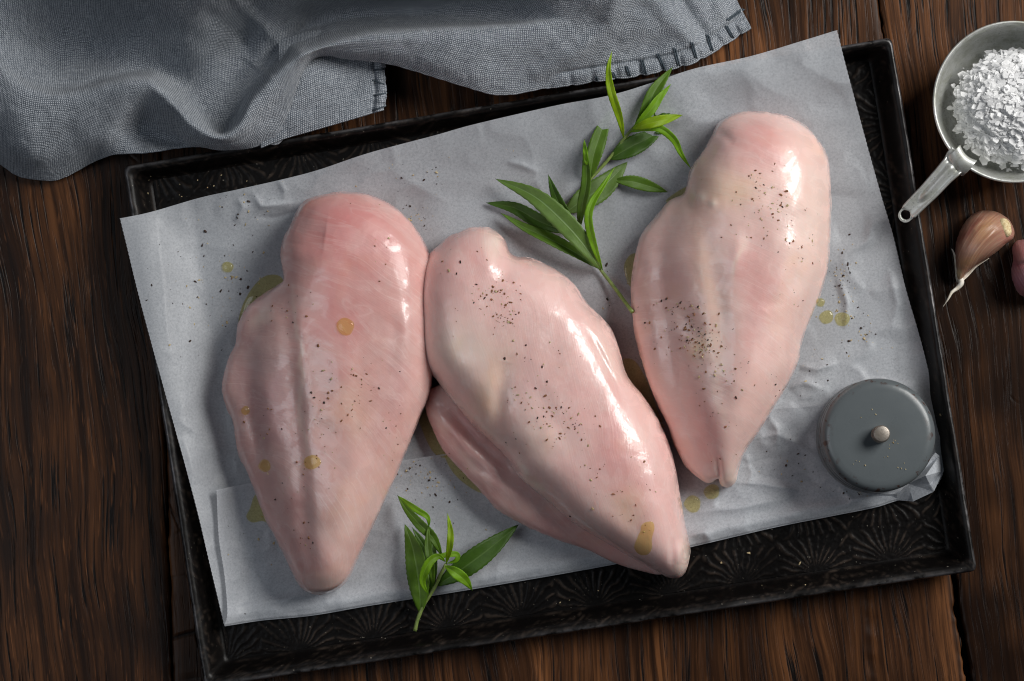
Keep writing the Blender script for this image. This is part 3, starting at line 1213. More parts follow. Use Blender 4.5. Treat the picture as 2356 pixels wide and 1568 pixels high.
class Blend:
    def __init__(s, lobes, whole, w, k):
        s.l = lobes
        s.w = whole
        s.a = w
        s.k = k
        # blurred copy of the interior so that the lobes flow into each other
        nx, ny = whole.u.shape
        X, Y = np.meshgrid(whole.x0 + np.arange(nx) * whole.step, whole.y0 + np.arange(ny) * whole.step, indexing='ij')
        Q = s.raw(X, Y) ** 2.2
        m = (whole.u > 0).astype(float)

        def blur(A, r):
            w_ = np.exp(-np.linspace(-2.2, 2.2, 2 * r + 1) ** 2)
            w_ /= w_.sum()
            A = np.apply_along_axis(lambda v: np.convolve(v, w_, 'same'), 0, A)
            return np.apply_along_axis(lambda v: np.convolve(v, w_, 'same'), 1, A)
        s.B = (blur(Q * m, 11) / np.maximum(blur(m, 11), 1e-3)) ** (1 / 2.2)

    def raw(s, x, y):
        z = s.l[0].z(x, y)
        for q in s.l[1:]:
            z = smax(z, q.z(x, y), s.k)
        return s.a * z + (1 - s.a) * s.w.z(x, y)

    def z(s, x, y):
        W_ = s.w
        fx = np.clip((x - W_.x0) / W_.step, 0, s.B.shape[0] - 1.001)
        fy = np.clip((y - W_.y0) / W_.step, 0, s.B.shape[1] - 1.001)
        i = fx.astype(int)
        j = fy.astype(int)
        a = fx - i
        b = fy - j
        U = s.B
        v = (U[i, j] * (1 - a) + U[i + 1, j] * a) * (1 - b) + (U[i, j + 1] * (1 - a) + U[i + 1, j + 1] * a) * b
        d = s.w.z(x, y)
        k_ = sm(0.006, 0.017, d)
        return s.raw(x, y) * (1 - k_) + v * k_


def breast(outline, spine, lobes, feats, base, blobs, fc, label, seed, k=0.010, linear=None, parent=None, name='meat', zb=ZB, skirt=0.005, xtra=None, N=560, K=90, lump=1.0):
    def zf(x, y):
        z = lobes[0].z(x, y)
        for l in lobes[1:]:
            z2 = l.z(x, y)
            z = smax(z, z2, k) - 0.10 * k * np.exp(-((z - z2) / k) ** 2)
        top = sm(0.0, 0.008, z)
        z = z + top * features(x, y, feats)
        z = z + lump * top * (0.0011 * fbm(x / 95, y / 95, 2, seed) + 0.00006 * fbm(x / 20, y / 20, 2, seed + 4))
        if xtra:
            z = z + xtra(x, y)
        return np.maximum(z, 0)
    V, F, A = inflate_mesh(outline, spine, zf, zb, skirt, N, K, seed=seed)
    root = parent or empty('chicken_breast', P(np.mean([p[0] for p in outline]), np.mean([p[1] for p in outline]), zb), label, 'chicken', 'raw chicken breasts on the parchment')
    o = mesh_obj(name, V, F, M_chick, root)
    attr_col(o, 'tint', paint(A, base, blobs))
    x, y = A[:, 0], A[:, 1]
    if linear:
        dx, dy = linear
        wv = 14 * fbm(x / 120, y / 120, 2, seed + 9)
        al = (x * dx + y * dy) / 4.6
        ac = (x * -dy + y * dx + wv) / 4.6
    else:
        dx, dy = x - fc[0], (y - fc[1]) * fc[2]
        r = np.hypot(dx, dy) + 10 * fbm(x / 120, y / 120, 2, seed + 9)
        al = np.arctan2(dy, dx) * 300 / 4.6
        ac = r / 4.6
    attr_vec(o, 'fibre', np.column_stack([al, ac, 0 * al]))
    finish(o)
    chicks.append(o)
    return root, o


# ---- breast 1 (left)
b1_out = [(715, 455), (760, 444), (800, 441), (850, 448), (900, 470), (940, 505), (970, 545), (988, 590), (994, 660), (996, 740), (998, 820), (990, 900), (965, 965), (935, 1040), (910, 1100), (880, 1165), (850, 1230), (822, 1290), (800, 1335), (770, 1360), (730, 1368), (700, 1360), (680, 1335), (658, 1288), (635, 1240), (608, 1190), (582, 1120), (560, 1070), (544, 1030), (533, 970), (512, 915), (510, 885), (522, 830), (540, 790), (547, 745), (568, 708), (600, 682), (640, 655), (652, 640), (645, 590), (651, 550), (668, 518), (682, 488), (700, 463)]
b1_main = Lobe([(715, 455), (760, 444), (800, 441), (850, 448), (900, 470), (940, 505), (970, 545), (988, 590), (994, 660), (996, 740), (998, 820), (990, 900), (965, 965), (935, 1040), (910, 1100), (880, 1165), (850, 1230), (822, 1290), (800, 1335), (770, 1360), (730, 1368), (702, 1360), (672, 1300), (636, 1200), (605, 1100), (585, 980), (575, 850), (600, 710), (645, 590), (651, 550), (682, 488), (700, 463)], 0.036)
b1_flap = Lobe([(652, 640), (640, 655), (600, 682), (568, 708), (547, 745), (540, 790), (522, 830), (510, 885), (512, 915), (533, 970), (544, 1030), (560, 1070), (582, 1120), (608, 1190), (635, 1240), (658, 1288), (680, 1335), (700, 1360), (730, 1366), (745, 1300), (755, 1150), (760, 1000), (750, 850), (720, 700)], 0.018, 0.28)
breast(b1_out, [(790, 590), (770, 800), (750, 1000), (745, 1180), (742, 1270)], [Blend([b1_main, b1_flap], Lobe(b1_out, 0.035, 0.40, thin_left([(640, 600), (665, 700), (700, 1050), (715, 1360)])), 0.42, 0.012)],
       [([(684, 520), (715, 535), (750, 540)], 36, -1.8), ([(672, 560), (668, 600)], 24, 1.2),
        ([(668, 660), (690, 780), (708, 930), (718, 1080), (722, 1200)], 18, 0.45), ([(645, 655), (662, 780), (680, 930), (695, 1080), (703, 1220), (712, 1330)], 20, -0.9), ([(735, 760), (742, 900), (740, 1040)], 30, -0.7),
        ([(905, 720), (912, 770), (900, 840)], 18, -0.7),
        ([(700, 1180), (705, 1250), (715, 1330)], 20, -0.7), ([(600, 760), (610, 900), (640, 1050)], 28, 1.0),
        ([(568, 940), (590, 1010), (600, 1080)], 14, -0.9), ([(660, 660), (672, 720), (680, 800)], 17, -0.5),
        ([(830, 1000), (800, 1100), (780, 1220)], 26, 0.8)],
       BASE, [('g', (800, 560), (150, 120, 20), PK, 0.55), ('g', (770, 760), (60, 170, 5), PK, 0.40), ('g', (800, 500), (100, 30, 10), PK, 0.35),
              ('g', (610, 900), (75, 230, -12), PU, 0.60), ('g', (720, 900), (20, 150, 0), PU, .35), ('p', [(665, 660), (690, 800), (702, 950), (710, 1060)], 7, WH, 0.5),
              ('g', (700, 1240), (40, 110, -8), PK, 0.35), ('g', (790, 1200), (60, 130, 15), WH, 0.35), ('g', (900, 900), (40, 160, 12), PU, 0.30),
              ('g', (750, 1340), (50, 20, 0), WH, 0.4), ('g', (590, 730), (30, 18, -30), WH, 0.5), ('g', (800, 940), (50, 60, 0), YE, 0.22)],
       (560, 1330, 0.85), 'leftmost raw chicken breast, its thin flap to the left, touching the middle one', 101)

# ---- breast 2 (middle, slanting) with the under piece
b2_out = [(1092, 522), (1131, 527), (1160, 549), (1178, 586), (1228, 597), (1273, 617), (1318, 651), (1352, 699), (1386, 733), (1409, 761), (1426, 806), (1443, 863), (1477, 908), (1511, 959), (1539, 1022), (1556, 1084), (1568, 1158), (1582, 1231), (1588, 1271), (1580, 1311), (1562, 1330), (1534, 1328), (1517, 1318), (1460, 1288), (1403, 1254), (1318, 1203), (1262, 1156), (1194, 1098), (1160, 1048), (1092, 984), (1035, 916), (998, 869), (973, 841), (959, 795), (955, 727), (961, 648), (984, 591), (1024, 552), (1058, 532)]
b2_main = Lobe(b2_out, 0.036, 0.38)
r2, _ = breast(b2_out, [(1090, 660), (1180, 780), (1290, 930), (1400, 1080), (1490, 1220)], [b2_main],
       [([(1178, 580), (1165, 620), (1150, 650)], 22, -1.3), ([(1110, 545), (1130, 590), (1125, 630)], 18, 0.6),
        ([(1165, 830), (1150, 910), (1140, 1000)], 20, -1.7), ([(1000, 860), (1080, 950), (1160, 1035), (1250, 1130)], 12, 1.3),
        ([(1185, 1060), (1215, 1110), (1250, 1145)], 8, 2.2), ([(1340, 720), (1390, 800), (1430, 880)], 12, 1.2), ([(1355, 760), (1400, 850), (1440, 930)], 10, -1.3),
        ([(1220, 860), (1270, 960), (1330, 1050)], 24, -0.8), ([(1030, 700), (1040, 800), (1070, 870)], 30, 0.7), ([(1400, 1130), (1460, 1210), (1500, 1270)], 26, -0.8),
        ([(1570, 1250), (1560, 1300)], 8, 1.2), ([(1550, 1235), (1545, 1300)], 7, -1.0)],
       lin(234, 192, 186), [('g', (1080, 620), (70, 90, 20), PK, 0.20), ('g', (1060, 800), (80, 70, 20), WH, 0.7), ('g', (1130, 900), (40, 90, 10), YE, 0.40),
              ('g', (1210, 880), (50, 110, -20), PU, 0.25), ('g', (1230, 1000), (70, 60, 30), WH, 0.35), ('p', [(1183, 1055), (1215, 1110), (1252, 1148)], 9, WH, 0.8),
              ('p', [(1005, 875), (1090, 965), (1140, 1010)], 8, WH, 0.6), ('g', (1440, 1090), (60, 100, -25), PK, 0.42), ('g', (1380, 960), (50, 90, -25), PK, 0.30),
              ('g', (1440, 1180), (40, 50, 0), YE, 0.35), ('g', (1400, 820), (24, 90, -28), WH, 0.35), ('g', (1340, 1170), (90, 40, 45), PL, 0.5),
              ('p', [(1584, 1240), (1578, 1300), (1555, 1325)], 14, WH, 0.8), ('g', (1130, 570), (20, 40, 0), WH, 0.6)],
       None, 'middle raw chicken breast slanting to the lower right, a thin flap showing under it', 131, linear=(0.22, 0.975))
b2f = [(984, 900), (977, 931), (990, 976), (1018, 1033), (1060, 1083), (1109, 1135), (1148, 1175), (1216, 1214), (1284, 1243), (1352, 1266), (1415, 1296), (1466, 1312), (1525, 1322), (1520, 1290), (1420, 1220), (1300, 1120), (1180, 1010), (1080, 900), (1030, 880)]
breast(b2f, [(1030, 940), (1120, 1050), (1250, 1160), (1420, 1265)], [Lobe(b2f, 0.011, 0.27)],
       [([(1010, 950), (1080, 1040), (1150, 1100)], 12, 1.3), ([(1040, 950), (1100, 1020), (1180, 1090)], 9, -1.2), ([(1100, 1090), (1200, 1150)], 14, 0.8)],
       lin(214, 164, 158), [('g', (1200, 1130), (130, 40, 40), PU, 0.5), ('p', [(990, 940), (1060, 1040), (1130, 1110)], 10, WH, 0.35), ('g', (1050, 990), (40, 50, 30), PK, 0.3)],
       None, '', 141, linear=(0.7, 0.7), parent=r2, name='under_flap', N=420, K=50)

# ---- breast 3 (right)
b3_out = [(1671, 269), (1692, 260), (1734, 255), (1782, 260), (1818, 270), (1859, 294), (1889, 330), (1907, 369), (1911, 416), (1913, 461), (1912, 510), (1910, 560), (1906, 613), (1892, 667), (1871, 721), (1847, 780), (1838, 828), (1818, 876), (1782, 935), (1746, 995), (1716, 1037), (1700, 1079), (1693, 1108), (1676, 1121), (1658, 1116), (1652, 1103), (1634, 1113), (1615, 1106), (1579, 1073), (1555, 1031), (1537, 983), (1513, 930), (1489, 876), (1471, 810), (1457, 751), (1451, 691), (1457, 619), (1466, 566), (1480, 533), (1507, 500), (1537, 464), (1571, 448), (1580, 428), (1588, 393), (1606, 363), (1633, 321), (1651, 285)]
b3_main = Lobe([(1671, 269), (1692, 260), (1734, 255), (1782, 260), (1818, 270), (1859, 294), (1889, 330), (1907, 369), (1911, 416), (1913, 461), (1912, 510), (1910, 560), (1906, 613), (1892, 667), (1871, 721), (1847, 780), (1838, 828), (1818, 876), (1782, 935), (1746, 995), (1716, 1037), (1700, 1079), (1693, 1108), (1676, 1121), (1656, 1112), (1622, 1050), (1580, 950), (1548, 850), (1530, 750), (1520, 640), (1530, 540), (1571, 448), (1588, 393), (1606, 363), (1633, 321), (1651, 285)], 0.043)
b3_flap = Lobe([(1571, 448), (1537, 464), (1507, 500), (1480, 533), (1466, 566), (1457, 619), (1451, 691), (1457, 751), (1471, 810), (1489, 876), (1513, 930), (1537, 983), (1555, 1031), (1579, 1073), (1615, 1106), (1634, 1113), (1652, 1103), (1670, 1060), (1690, 950), (1700, 800), (1690, 650), (1650, 520), (1600, 455)], 0.022, 0.28)
breast(b3_out, [(1770, 400), (1750, 560), (1720, 740), (1680, 920), (1664, 1050)], [Blend([b3_main, b3_flap], Lobe(b3_out, 0.037, 0.40, thin_left([(1590, 430), (1610, 600), (1640, 800), (1655, 1000), (1655, 1110)])), 0.45, 0.012)],
       [([(1590, 470), (1612, 580), (1630, 680), (1636, 780), (1640, 860)], 18, 0.35), ([(1612, 520), (1640, 620), (1656, 720), (1662, 830), (1668, 960)], 24, -1.1), ([(1592, 400), (1580, 440), (1590, 490)], 14, -1.6),
        ([(1610, 455)], 13, 0.8), ([(1640, 468)], 10, 0.6), ([(1650, 300), (1690, 330)], 12, -0.9), ([(1840, 620), (1800, 680), (1760, 720)], 20, -0.9),
        ([(1650, 1050), (1655, 1090), (1656, 1118)], 7, -1.6), ([(1700, 540), (1690, 640)], 14, 0.7), ([(1500, 620), (1510, 740), (1530, 860)], 30, 0.8), ([(1560, 700), (1600, 780)], 24, -1.2),
        ([(1850, 480), (1865, 560)], 16, -1.0)],
       lin(238, 200, 192), [('g', (1740, 330), (110, 50, 10), PK, 0.45), ('g', (1740, 700), (45, 110, 15), PK, 0.40), ('g', (1720, 600), (30, 80, 10), PK, 0.25),
              ('g', (1520, 720), (70, 150, -5), PU, 0.60), ('g', (1640, 430), (50, 60, 0), YE, 0.35), ('p', [(1600, 500), (1625, 620), (1635, 740), (1640, 820)], 30, YE, 0.25),
              ('g', (1700, 440), (50, 30, 0), YE, 0.40), ('g', (1620, 980), (40, 100, -12), PK, 0.45), ('g', (1730, 900), (40, 80, 20), PL, 0.5), ('p', [(1705, 540), (1690, 660)], 7, WH, 0.6),
              ('p', [(1640, 760), (1655, 900), (1665, 1000)], 10, WH, 0.35), ('g', (1860, 500), (50, 200, 0), WH, 0.45), ('g', (1680, 1105), (25, 25, 0), WH, 0.7), ('g', (1610, 455), (14, 12, 0), WH, .8), ('g', (1640, 468), (12, 8, 0), WH, .8),
              ('g', (1610, 800), (24, 30, 0), YE, 0.5)],
       (1540, 1250, 0.85), 'rightmost raw chicken breast, palest of the three, heavily peppered on its left flap', 151)

# ------------------------------------------------------------------ cloth
Z1 = zr(0, 0, 1.568)
Z2 = zr(1300, 0, 1.568)
Z7 = zr(1900, 0, 2.945)
# columns: (front edge, front-mid, crest, behind, back-mid, back) as (px, py, z mm)
rows_front = [(-90, 300, 3), (-20, 362, 3), (30, 400, 3), (80, 415, 4), (140, 413, 5), (205, 380, 8), (262, 357, 16), (330, 353, 20), (400, 342, 21), (450, 339, 21), (505, 346, 21), (560, 344, 21), (610, 333, 21), (655, 315, 21), (712, 145, 27),
              (822, 140, 27), (920, 155, 26), (1050, 195, 24), (1150, 220, 22), (1260, 204, 19), (1367, 187, 19), (1480, 171, 19), (1590, 146, 16), (1680, 95, 6), (1729, 63, 3)]
rows_fmid = [(-90, 240, 20), (-20, 300, 21), (30, 330, 24), (85, 345, 25), (150, 335, 24), (215, 310, 26), (265, 300, 26), (325, 300, 15), (385, 310, 16), (440, 325, 27), (502, 333, 30), (555, 325, 30), (605, 290, 30), (655, 250, 30), (712, 132, 34),
             (822, 115, 35), (930, 118, 35), (1055, 150, 32), (1160, 170, 27), (1265, 155, 24), (1375, 140, 23), (1480, 118, 21), (1580, 95, 18), (1660, 55, 11), (1706, 22, 5)]
rows_crest = [(-90, 110, 31), (-10, 162, 32), (40, 205, 33), (113, 230, 34), (181, 222, 35), (241, 203, 37), (298, 190, 39), (345, 196, 40), (392, 234, 39), (440, 280, 38), (501, 314, 37), (545, 292, 37), (580, 235, 38), (640, 170, 39), (705, 120, 38),
              (829, 82, 37), (940, 73, 37), (1070, 71, 36), (1180, 68, 34), (1290, 62, 34), (1390, 66, 32), (1490, 65, 27), (1575, 50, 22), (1645, 20, 14), (1690, -15, 7)]
rows_behind = [(-90, 70, 29), (-5, 125, 28), (55, 170, 24), (120, 192, 20), (185, 188, 17), (245, 172, 15), (305, 160, 13), (362, 160, 12), (420, 195, 12), (465, 240, 12), (509, 280, 14), (545, 250, 11), (578, 195, 10), (638, 135, 12), (703, 88, 14),
               (825, 58, 14), (940, 52, 15), (1070, 50, 17), (1180, 46, 22), (1290, 36, 36), (1390, 30, 38), (1490, 20, 31), (1570, 0, 24), (1635, -30, 15), (1680, -60, 7)]
rows_mid = [(-90, -10, 34), (0, 40, 28), (70, 70, 18), (130, 90, 9), (195, 95, 8), (255, 90, 13), (320, 80, 22), (385, 85, 30), (440, 95, 31), (490, 110, 24), (530, 110, 15), (570, 90, 12), (620, 70, 17), (680, 50, 14), (740, 30, 10),
            (835, 15, 10), (945, 10, 12), (1070, 5, 18), (1180, 0, 28), (1290, -10, 42), (1390, -20, 46), (1485, -30, 36), (1560, -50, 26), (1620, -80, 15), (1665, -110, 7)]
bx = [-90, 10, 80, 145, 205, 265, 330, 395, 450, 500, 545, 590, 640, 700, 760, 850, 950, 1070, 1180, 1285, 1380, 1470, 1540, 1595, 1640]
bz = [34, 38, 46, 56, 62, 66, 68, 68, 70, 72, 72, 72, 72, 72, 72, 72, 72, 70, 64, 56, 46, 34, 26, 15, 7]
rows_back = [(x, -85 if x < 1500 else -130, z) for x, z in zip(bx, bz)]  # unseen cloth heap past the top edge, added to shade the valleys
rows_far = [(x, -190, 12 if x < 1500 else 6) for x in bx]
R6 = [rows_front, rows_fmid, rows_crest, rows_behind, rows_mid, rows_back, rows_far]


def catgrid(ctrl, nu, nv):
    """ctrl: rows x cols x 3 -> smooth grid nu (cols) x nv (rows)"""
    C = np.array(ctrl, float)

    def interp1(C, n):      # along axis 0
        m = len(C)
        t = np.linspace(0, m - 1, n)
        i = np.clip(t.astype(int), 0, m - 2)
        f = (t - i)[:, None, None]
        Q = np.concatenate([2 * C[:1] - C[1:2], C, 2 * C[-1:] - C[-2:-1]])
        a, b, c, d = Q[i], Q[i + 1], Q[i + 2], Q[i + 3]
        return 0.5 * (2 * b + (c - a) * f + (2 * a - 5 * b + 4 * c - d) * f * f + (3 * b - a - 3 * c + d) * f ** 3)
    A = interp1(C, nv)
    A = interp1(A.transpose(1, 0, 2), nu)
    return A      # nu x nv x 3


G = catgrid(R6, 620, 260)
gx, gy, gz = G[..., 0], G[..., 1], G[..., 2] * 0.001
vfrac = np.linspace(0, 1, 260)[None, :]


def cloth_detail(x, y, z):
    z = z + 0.0030 * np.exp(-(seg_dist(x, y, [(528, -20), (580, 40), (640, 95), (690, 120)])[0] / 15) ** 2)
    z = z - 0.0035 * np.exp(-(seg_dist(x, y, [(490, 40), (535, 68), (560, 95)])[0] / 22) ** 2)
    z = z + 0.0012 * np.exp(-(seg_dist(x, y, [(560, 130), (620, 175)])[0] / 6) ** 2)
    z = z - 0.0010 * np.exp(-(seg_dist(x, y, [(730, 85), (745, 55)])[0] / 7) ** 2)
    z = z + 0.0022 * np.exp(-(seg_dist(x, y, [(1240, 170), (1330, 120), (1400, 60), (1420, -20)])[0] / 20) ** 2)
    z = z - 0.0045 * np.exp(-(seg_dist(x, y, [(1555, -20), (1590, 40), (1620, 85)])[0] / 18) ** 2)
    z = z + 0.0030 * np.exp(-(seg_dist(x, y, [(1500, -10), (1545, 50), (1600, 95)])[0] / 22) ** 2)
    z = z + 0.0025 * np.exp(-(seg_dist(x, y, [(1640, -20), (1660, 30)])[0] / 18) ** 2)
    z = z + 0.0010 * fbm(x / 55, y / 55, 3, 200) + 0.0022 * fbm(x / 160, y / 120, 2, 204)
    return z


gz = cloth_detail(gx, gy, gz)
HEM = [(1297, 199), (1367, 188), (1413, 181), (1471, 173), (1529, 163), (1576, 151), (1634, 128), (1680, 93), (1715, 73), (1729, 63)]
d, par, _ = seg_dist(gx, gy, HEM)
hm = sm(1230, 1330, gx)
st_par = [0.04, 0.15, 0.27, 0.39, 0.50, 0.60, 0.70, 0.83, 0.93]
pk = np.zeros_like(gx)
for s_ in st_par:
    pk = np.maximum(pk, np.exp(-((par - s_) / 0.014) ** 2))
gz = gz + hm * (-0.0016 * np.exp(-((d - 32) / 4.5) ** 2) + 0.0012 * np.exp(-((d - 14) / 11) ** 2) - 0.0018 * pk * np.exp(-((d - 14) / 15) ** 2))
gz = np.maximum(gz, 0.0012)
# scalloped edge between stitches
scal = (1 - pk) * np.exp(-vfrac * 40) * hm
gy = gy + 3.5 * scal + 1.5 * np.exp(-vfrac * 60) * fbm(gx / 16, gx * 0, 3, 210)
Vc = P(gx, gy, gz)


def thread_uv(Vg):
    du = np.linalg.norm(np.diff(Vg, axis=0), axis=2)
    dv = np.linalg.norm(np.diff(Vg, axis=1), axis=2)
    u = np.concatenate([np.zeros((1, Vg.shape[1])), np.cumsum(du, 0)], 0)
    mid = u[:, 1:] * 0 + u.mean(1)[:, None]
    v = np.concatenate([np.zeros((Vg.shape[0], 1)), np.cumsum(dv, 1)], 1)
    return np.stack([0.35 * u + 0.65 * u.mean(1)[:, None], v, 0 * u], -1).reshape(-1, 3) * 1000


cloth = empty('linen_napkin', P(700, 100, 0.0), 'rumpled blue grey linen napkin lying above the top left edge of the tray', 'napkin')
oc = mesh_obj('fabric', Vc.reshape(-1, 3), grid_faces(620, 260), M_cloth, cloth)
attr_vec(oc, 'thread', thread_uv(Vc))
md = oc.modifiers.new('thick', 'SOLIDIFY')
md.thickness = 0.0007
md.offset = -1
# lower layer showing under the roll
lf = [[(600, 342, 20.5), (650, 322, 20.5), (716, 303, 20), (791, 281, 20), (850, 263, 20), (884, 254, 19)],
      [(600, 280, 25), (655, 262, 26), (718, 240, 24), (795, 225, 20), (850, 216, 19), (889, 212, 18)],
      [(620, 220, 24), (665, 200, 27), (715, 180, 27), (800, 180, 20), (850, 172, 18), (887, 172, 17)],
      [(640, 150, 20), (680, 140, 24), (720, 118, 22), (800, 115, 18), (850, 112, 17), (886, 125, 16)],
      [(640, 90, 12), (680, 80, 12), (720, 70, 12), (800, 70, 12), (850, 70, 12), (880, 75, 12)]]
G2 = catgrid(lf, 220, 160)
hx, hy, hz = G2[..., 0], G2[..., 1], G2[..., 2] * .001
hz = hz + 0.0008 * fbm(hx / 40, hy / 40, 3, 220)
HEM2 = [(886, 130), (888, 172), (890, 212), (884, 254)]
d, par, _ = seg_dist(hx, hy, HEM2)
hz = hz - 0.0013 * np.exp(-((d - 26) / 4) ** 2) + 0.0010 * np.exp(-((d - 12) / 9) ** 2)
hz -= 0.0012 * np.exp(-((np.sin(par * 14)) / 0.35) ** 2) * np.exp(-d / 18)
hx = hx + 3 * np.exp(-d / 6) * fbm(hy / 10, hy * 0, 2, 222)
V2c = P(hx, hy, hz)
ol = mesh_obj('lower_layer', V2c.reshape(-1, 3), grid_faces(220, 160), M_cloth, cloth)
attr_vec(ol, 'thread', thread_uv(V2c))
md = ol.modifiers.new('thick', 'SOLIDIFY')
md.thickness = 0.0007
md.offset = -1


# ------------------------------------------------------------------ ray helper
def bvh_of(objs):
    V, F, n = [], [], 0
    for o in objs:
        mw = o.matrix_world if o.parent is None else (o.parent.matrix_basis @ o.matrix_parent_inverse @ o.matrix_basis)
        co = np.empty(len(o.data.vertices) * 3)
        o.data.vertices.foreach_get("co", co)
        V.append(co.reshape(-1, 3))
        for p in o.data.polygons:
            F.append([i + n for i in p.vertices])
        n += len(o.data.vertices)
    return BVHTree.FromPolygons(np.vstack(V).tolist(), F)


cam_o = Vector(CAMP)


def make_hit(b):
    def hit(px, py):
        t = Vector(P(px, py, 0.0).tolist())
        loc, nrm, idx, dist = b.ray_cast(cam_o, (t - cam_o).normalized())
        if loc is None:
            return t, Vector((0, 0, 1))
        if nrm.z < 0:
            nrm = -nrm
        return loc, nrm
    return hit


hit = make_hit(bvh_of(chicks + [paper_sheet]))
hit_paper = make_hit(bvh_of([paper_sheet]))
hit_tray = make_hit(bvh_of([c for c in tray.children]))
hit_cloth = make_hit(bvh_of([oc, ol]))

# stitches on the napkin
for a, b in [((1420, 345), (1470, 505)), ((1265, 420), (1312, 580)), ((1095, 480), (1140, 655)), ((930, 540), (1000, 695)), ((775, 600), (812, 738)), ((620, 660), (652, 755)), ((1610, 260), (1675, 375)), ((1620, 205), (1780, 92)), ((485, 720), (510, 778)), ((318, 765), (330, 808))]:
    (a, b) = Z7([a, b])
    acc = Acc()
    for off in (-2.2, 2.2):
        path = []
        for t in np.linspace(0, 1, 9):
            x = a[0] + (b[0] - a[0]) * t + off
            y = a[1] + (b[1] - a[1]) * t + off * 0.3
            l, n = hit_cloth(x, y)
            path.append((l.x, l.y, l.z + 0.0004 * math.sin(math.pi * t) + 0.0002))
        V, F = tube(path, [0.00036] * 9, 6)
        acc.add(V, F)
    acc.build('stitch', M_thread, cloth)
for a, b in [((1972, 372), (2035, 366)), ((1968, 425), (2040, 450)), ((1975, 505), (2048, 492)), ((1968, 585), (2040, 560))]:
    (a, b) = Z1([a, b])
    path = []
    for t in np.linspace(0, 1, 7):
        l, n = hit_cloth(a[0] + (b[0] - a[0]) * t, a[1] + (b[1] - a[1]) * t)
        path.append((l.x, l.y, l.z + 0.0003))
    V, F = tube(path, [0.0004] * 7, 6)
    acc = Acc()
    acc.add(V, F)
    acc.build('stitch', M_thread, cloth)

# ------------------------------------------------------------------ oil
def blob(name, outline, H, label, cat, group, nr=14, hitf=None, smoothz=True):
    hitf = hitf or hit
    O = catmull(outline, 48, True)
    c = O.mean(0)
    V = []
    F = []
    z_c = None
    for k in range(nr):
        t = k / (nr - 1)
        R = c + (O - c) * (1 - t) if k < nr - 1 else c[None] + (O - c) * 0.01
        h = H * math.sqrt(max(0, 1 - (1 - t) ** 2.5))
        for p in R:
            l, n = hitf(p[0], p[1])
            V.append((l.x + n.x * h, l.y + n.y * h, l.z + n.z * h + (0.00002 if k else -0.00005)))
    F = grid_faces(nr, 48).tolist()
    G_ = []
    for i in range(nr - 1):
        for j in range(48):
            j2 = (j + 1) % 48
            G_.append((i * 48 + j, (i + 1) * 48 + j, (i + 1) * 48 + j2, i * 48 + j2))
    G_.append(tuple((nr - 1) * 48 + j for j in range(48))[::-1])
    o = mesh_obj(name, V, G_, M_oil)
    tag(o, label, cat, group)
    return o


def disc(cx, cy, r, ry=None, wob=0.08):
    ry = ry or r
    return [(cx + r * math.cos(a) * (1 + wob * math.sin(3 * a + cx)), cy + ry * math.sin(a) * (1 + wob * math.cos(2 * a + cy))) for a in np.linspace(0, 2 * math.pi, 13)[:-1]]


GD = 'drops of olive oil'
for (cx, cy, r, h, lab) in [
        (524, 615, 13, 1.5, 'round oil drop on the parchment left of the leftmost breast'),
        (1888, 696, 10, 1.3, 'small oil drop on the parchment touching the right breast edge'),
        (1902, 730, 16, 1.3, 'left one of two merged oil drops right of the pale breast'),
        (1938, 735, 17, 1.3, 'right one of two merged oil drops right of the pale breast'),
        (1594, 1160, 19, 1.4, 'oil drop on the parchment just right of the middle breast tip'),
        (1638, 1132, 18, 1.4, 'oil drop under the tip of the right breast'),
        (795, 752, 20, 1.5, 'big round oil drop high on the left breast'),
        (565, 945, 10, 1.0, 'small oil drop on the flap at the far left of the left breast'),
        (609, 1072, 14, 1.2, 'oil drop on the lower left flap of the left breast'),
        (718, 1064, 20, 1.0, 'flat oil drop low on the middle of the left breast')]:
    blob('oil_drop', disc(cx, cy, r, r * (1.0 if cx not in (718,) else 0.8)), h * 0.0009, lab, 'oil drop', GD)
blob('oil_drop', [(1478, 1205), (1500, 1200), (1506, 1215), (1500, 1240), (1500, 1262), (1490, 1277), (1470, 1276), (1459, 1260), (1466, 1238), (1474, 1220)], 0.0005,
     'running oil drop near the lower tip of the middle breast', 'oil drop', GD)
for pts, lab in [
        ([(548, 770), (552, 720), (575, 670), (610, 635), (650, 640), (655, 700), (600, 740), (570, 790)], 'oil pool along the upper left edge of the left breast'),
        ([(586, 1140), (575, 1170), (566, 1190), (580, 1203), (606, 1200), (630, 1215), (640, 1180), (610, 1130)], 'oil pool on the folded parchment left of the left breast tip'),
        ([(960, 950), (975, 1000), (1000, 1045), (1030, 1050), (1010, 990), (990, 930)], 'oil pool in the gap between left and middle breasts'),
        ([(1020, 1040), (1040, 1085), (1075, 1118), (1110, 1135), (1120, 1110), (1070, 1070), (1040, 1030)], 'oil pool along the lower flap of the middle breast'),
        ([(1440, 640), (1436, 610), (1452, 585), (1475, 590), (1470, 650), (1450, 660)], 'oil pool peeping out left of the right breast beside the stem'),
        ([(1430, 828), (1460, 830), (1490, 880), (1515, 950), (1530, 985), (1500, 975), (1465, 900), (1440, 860)], 'oil pool in the gap between middle and right breasts'),
        ([(1532, 462), (1560, 440), (1584, 430), (1580, 455), (1545, 470)], 'oil trace above the upper flap of the right breast')]:
    o = blob('oil_pool', pts, 0.0007, lab, 'oil pool', 'pools of olive oil', hitf=hit_paper)

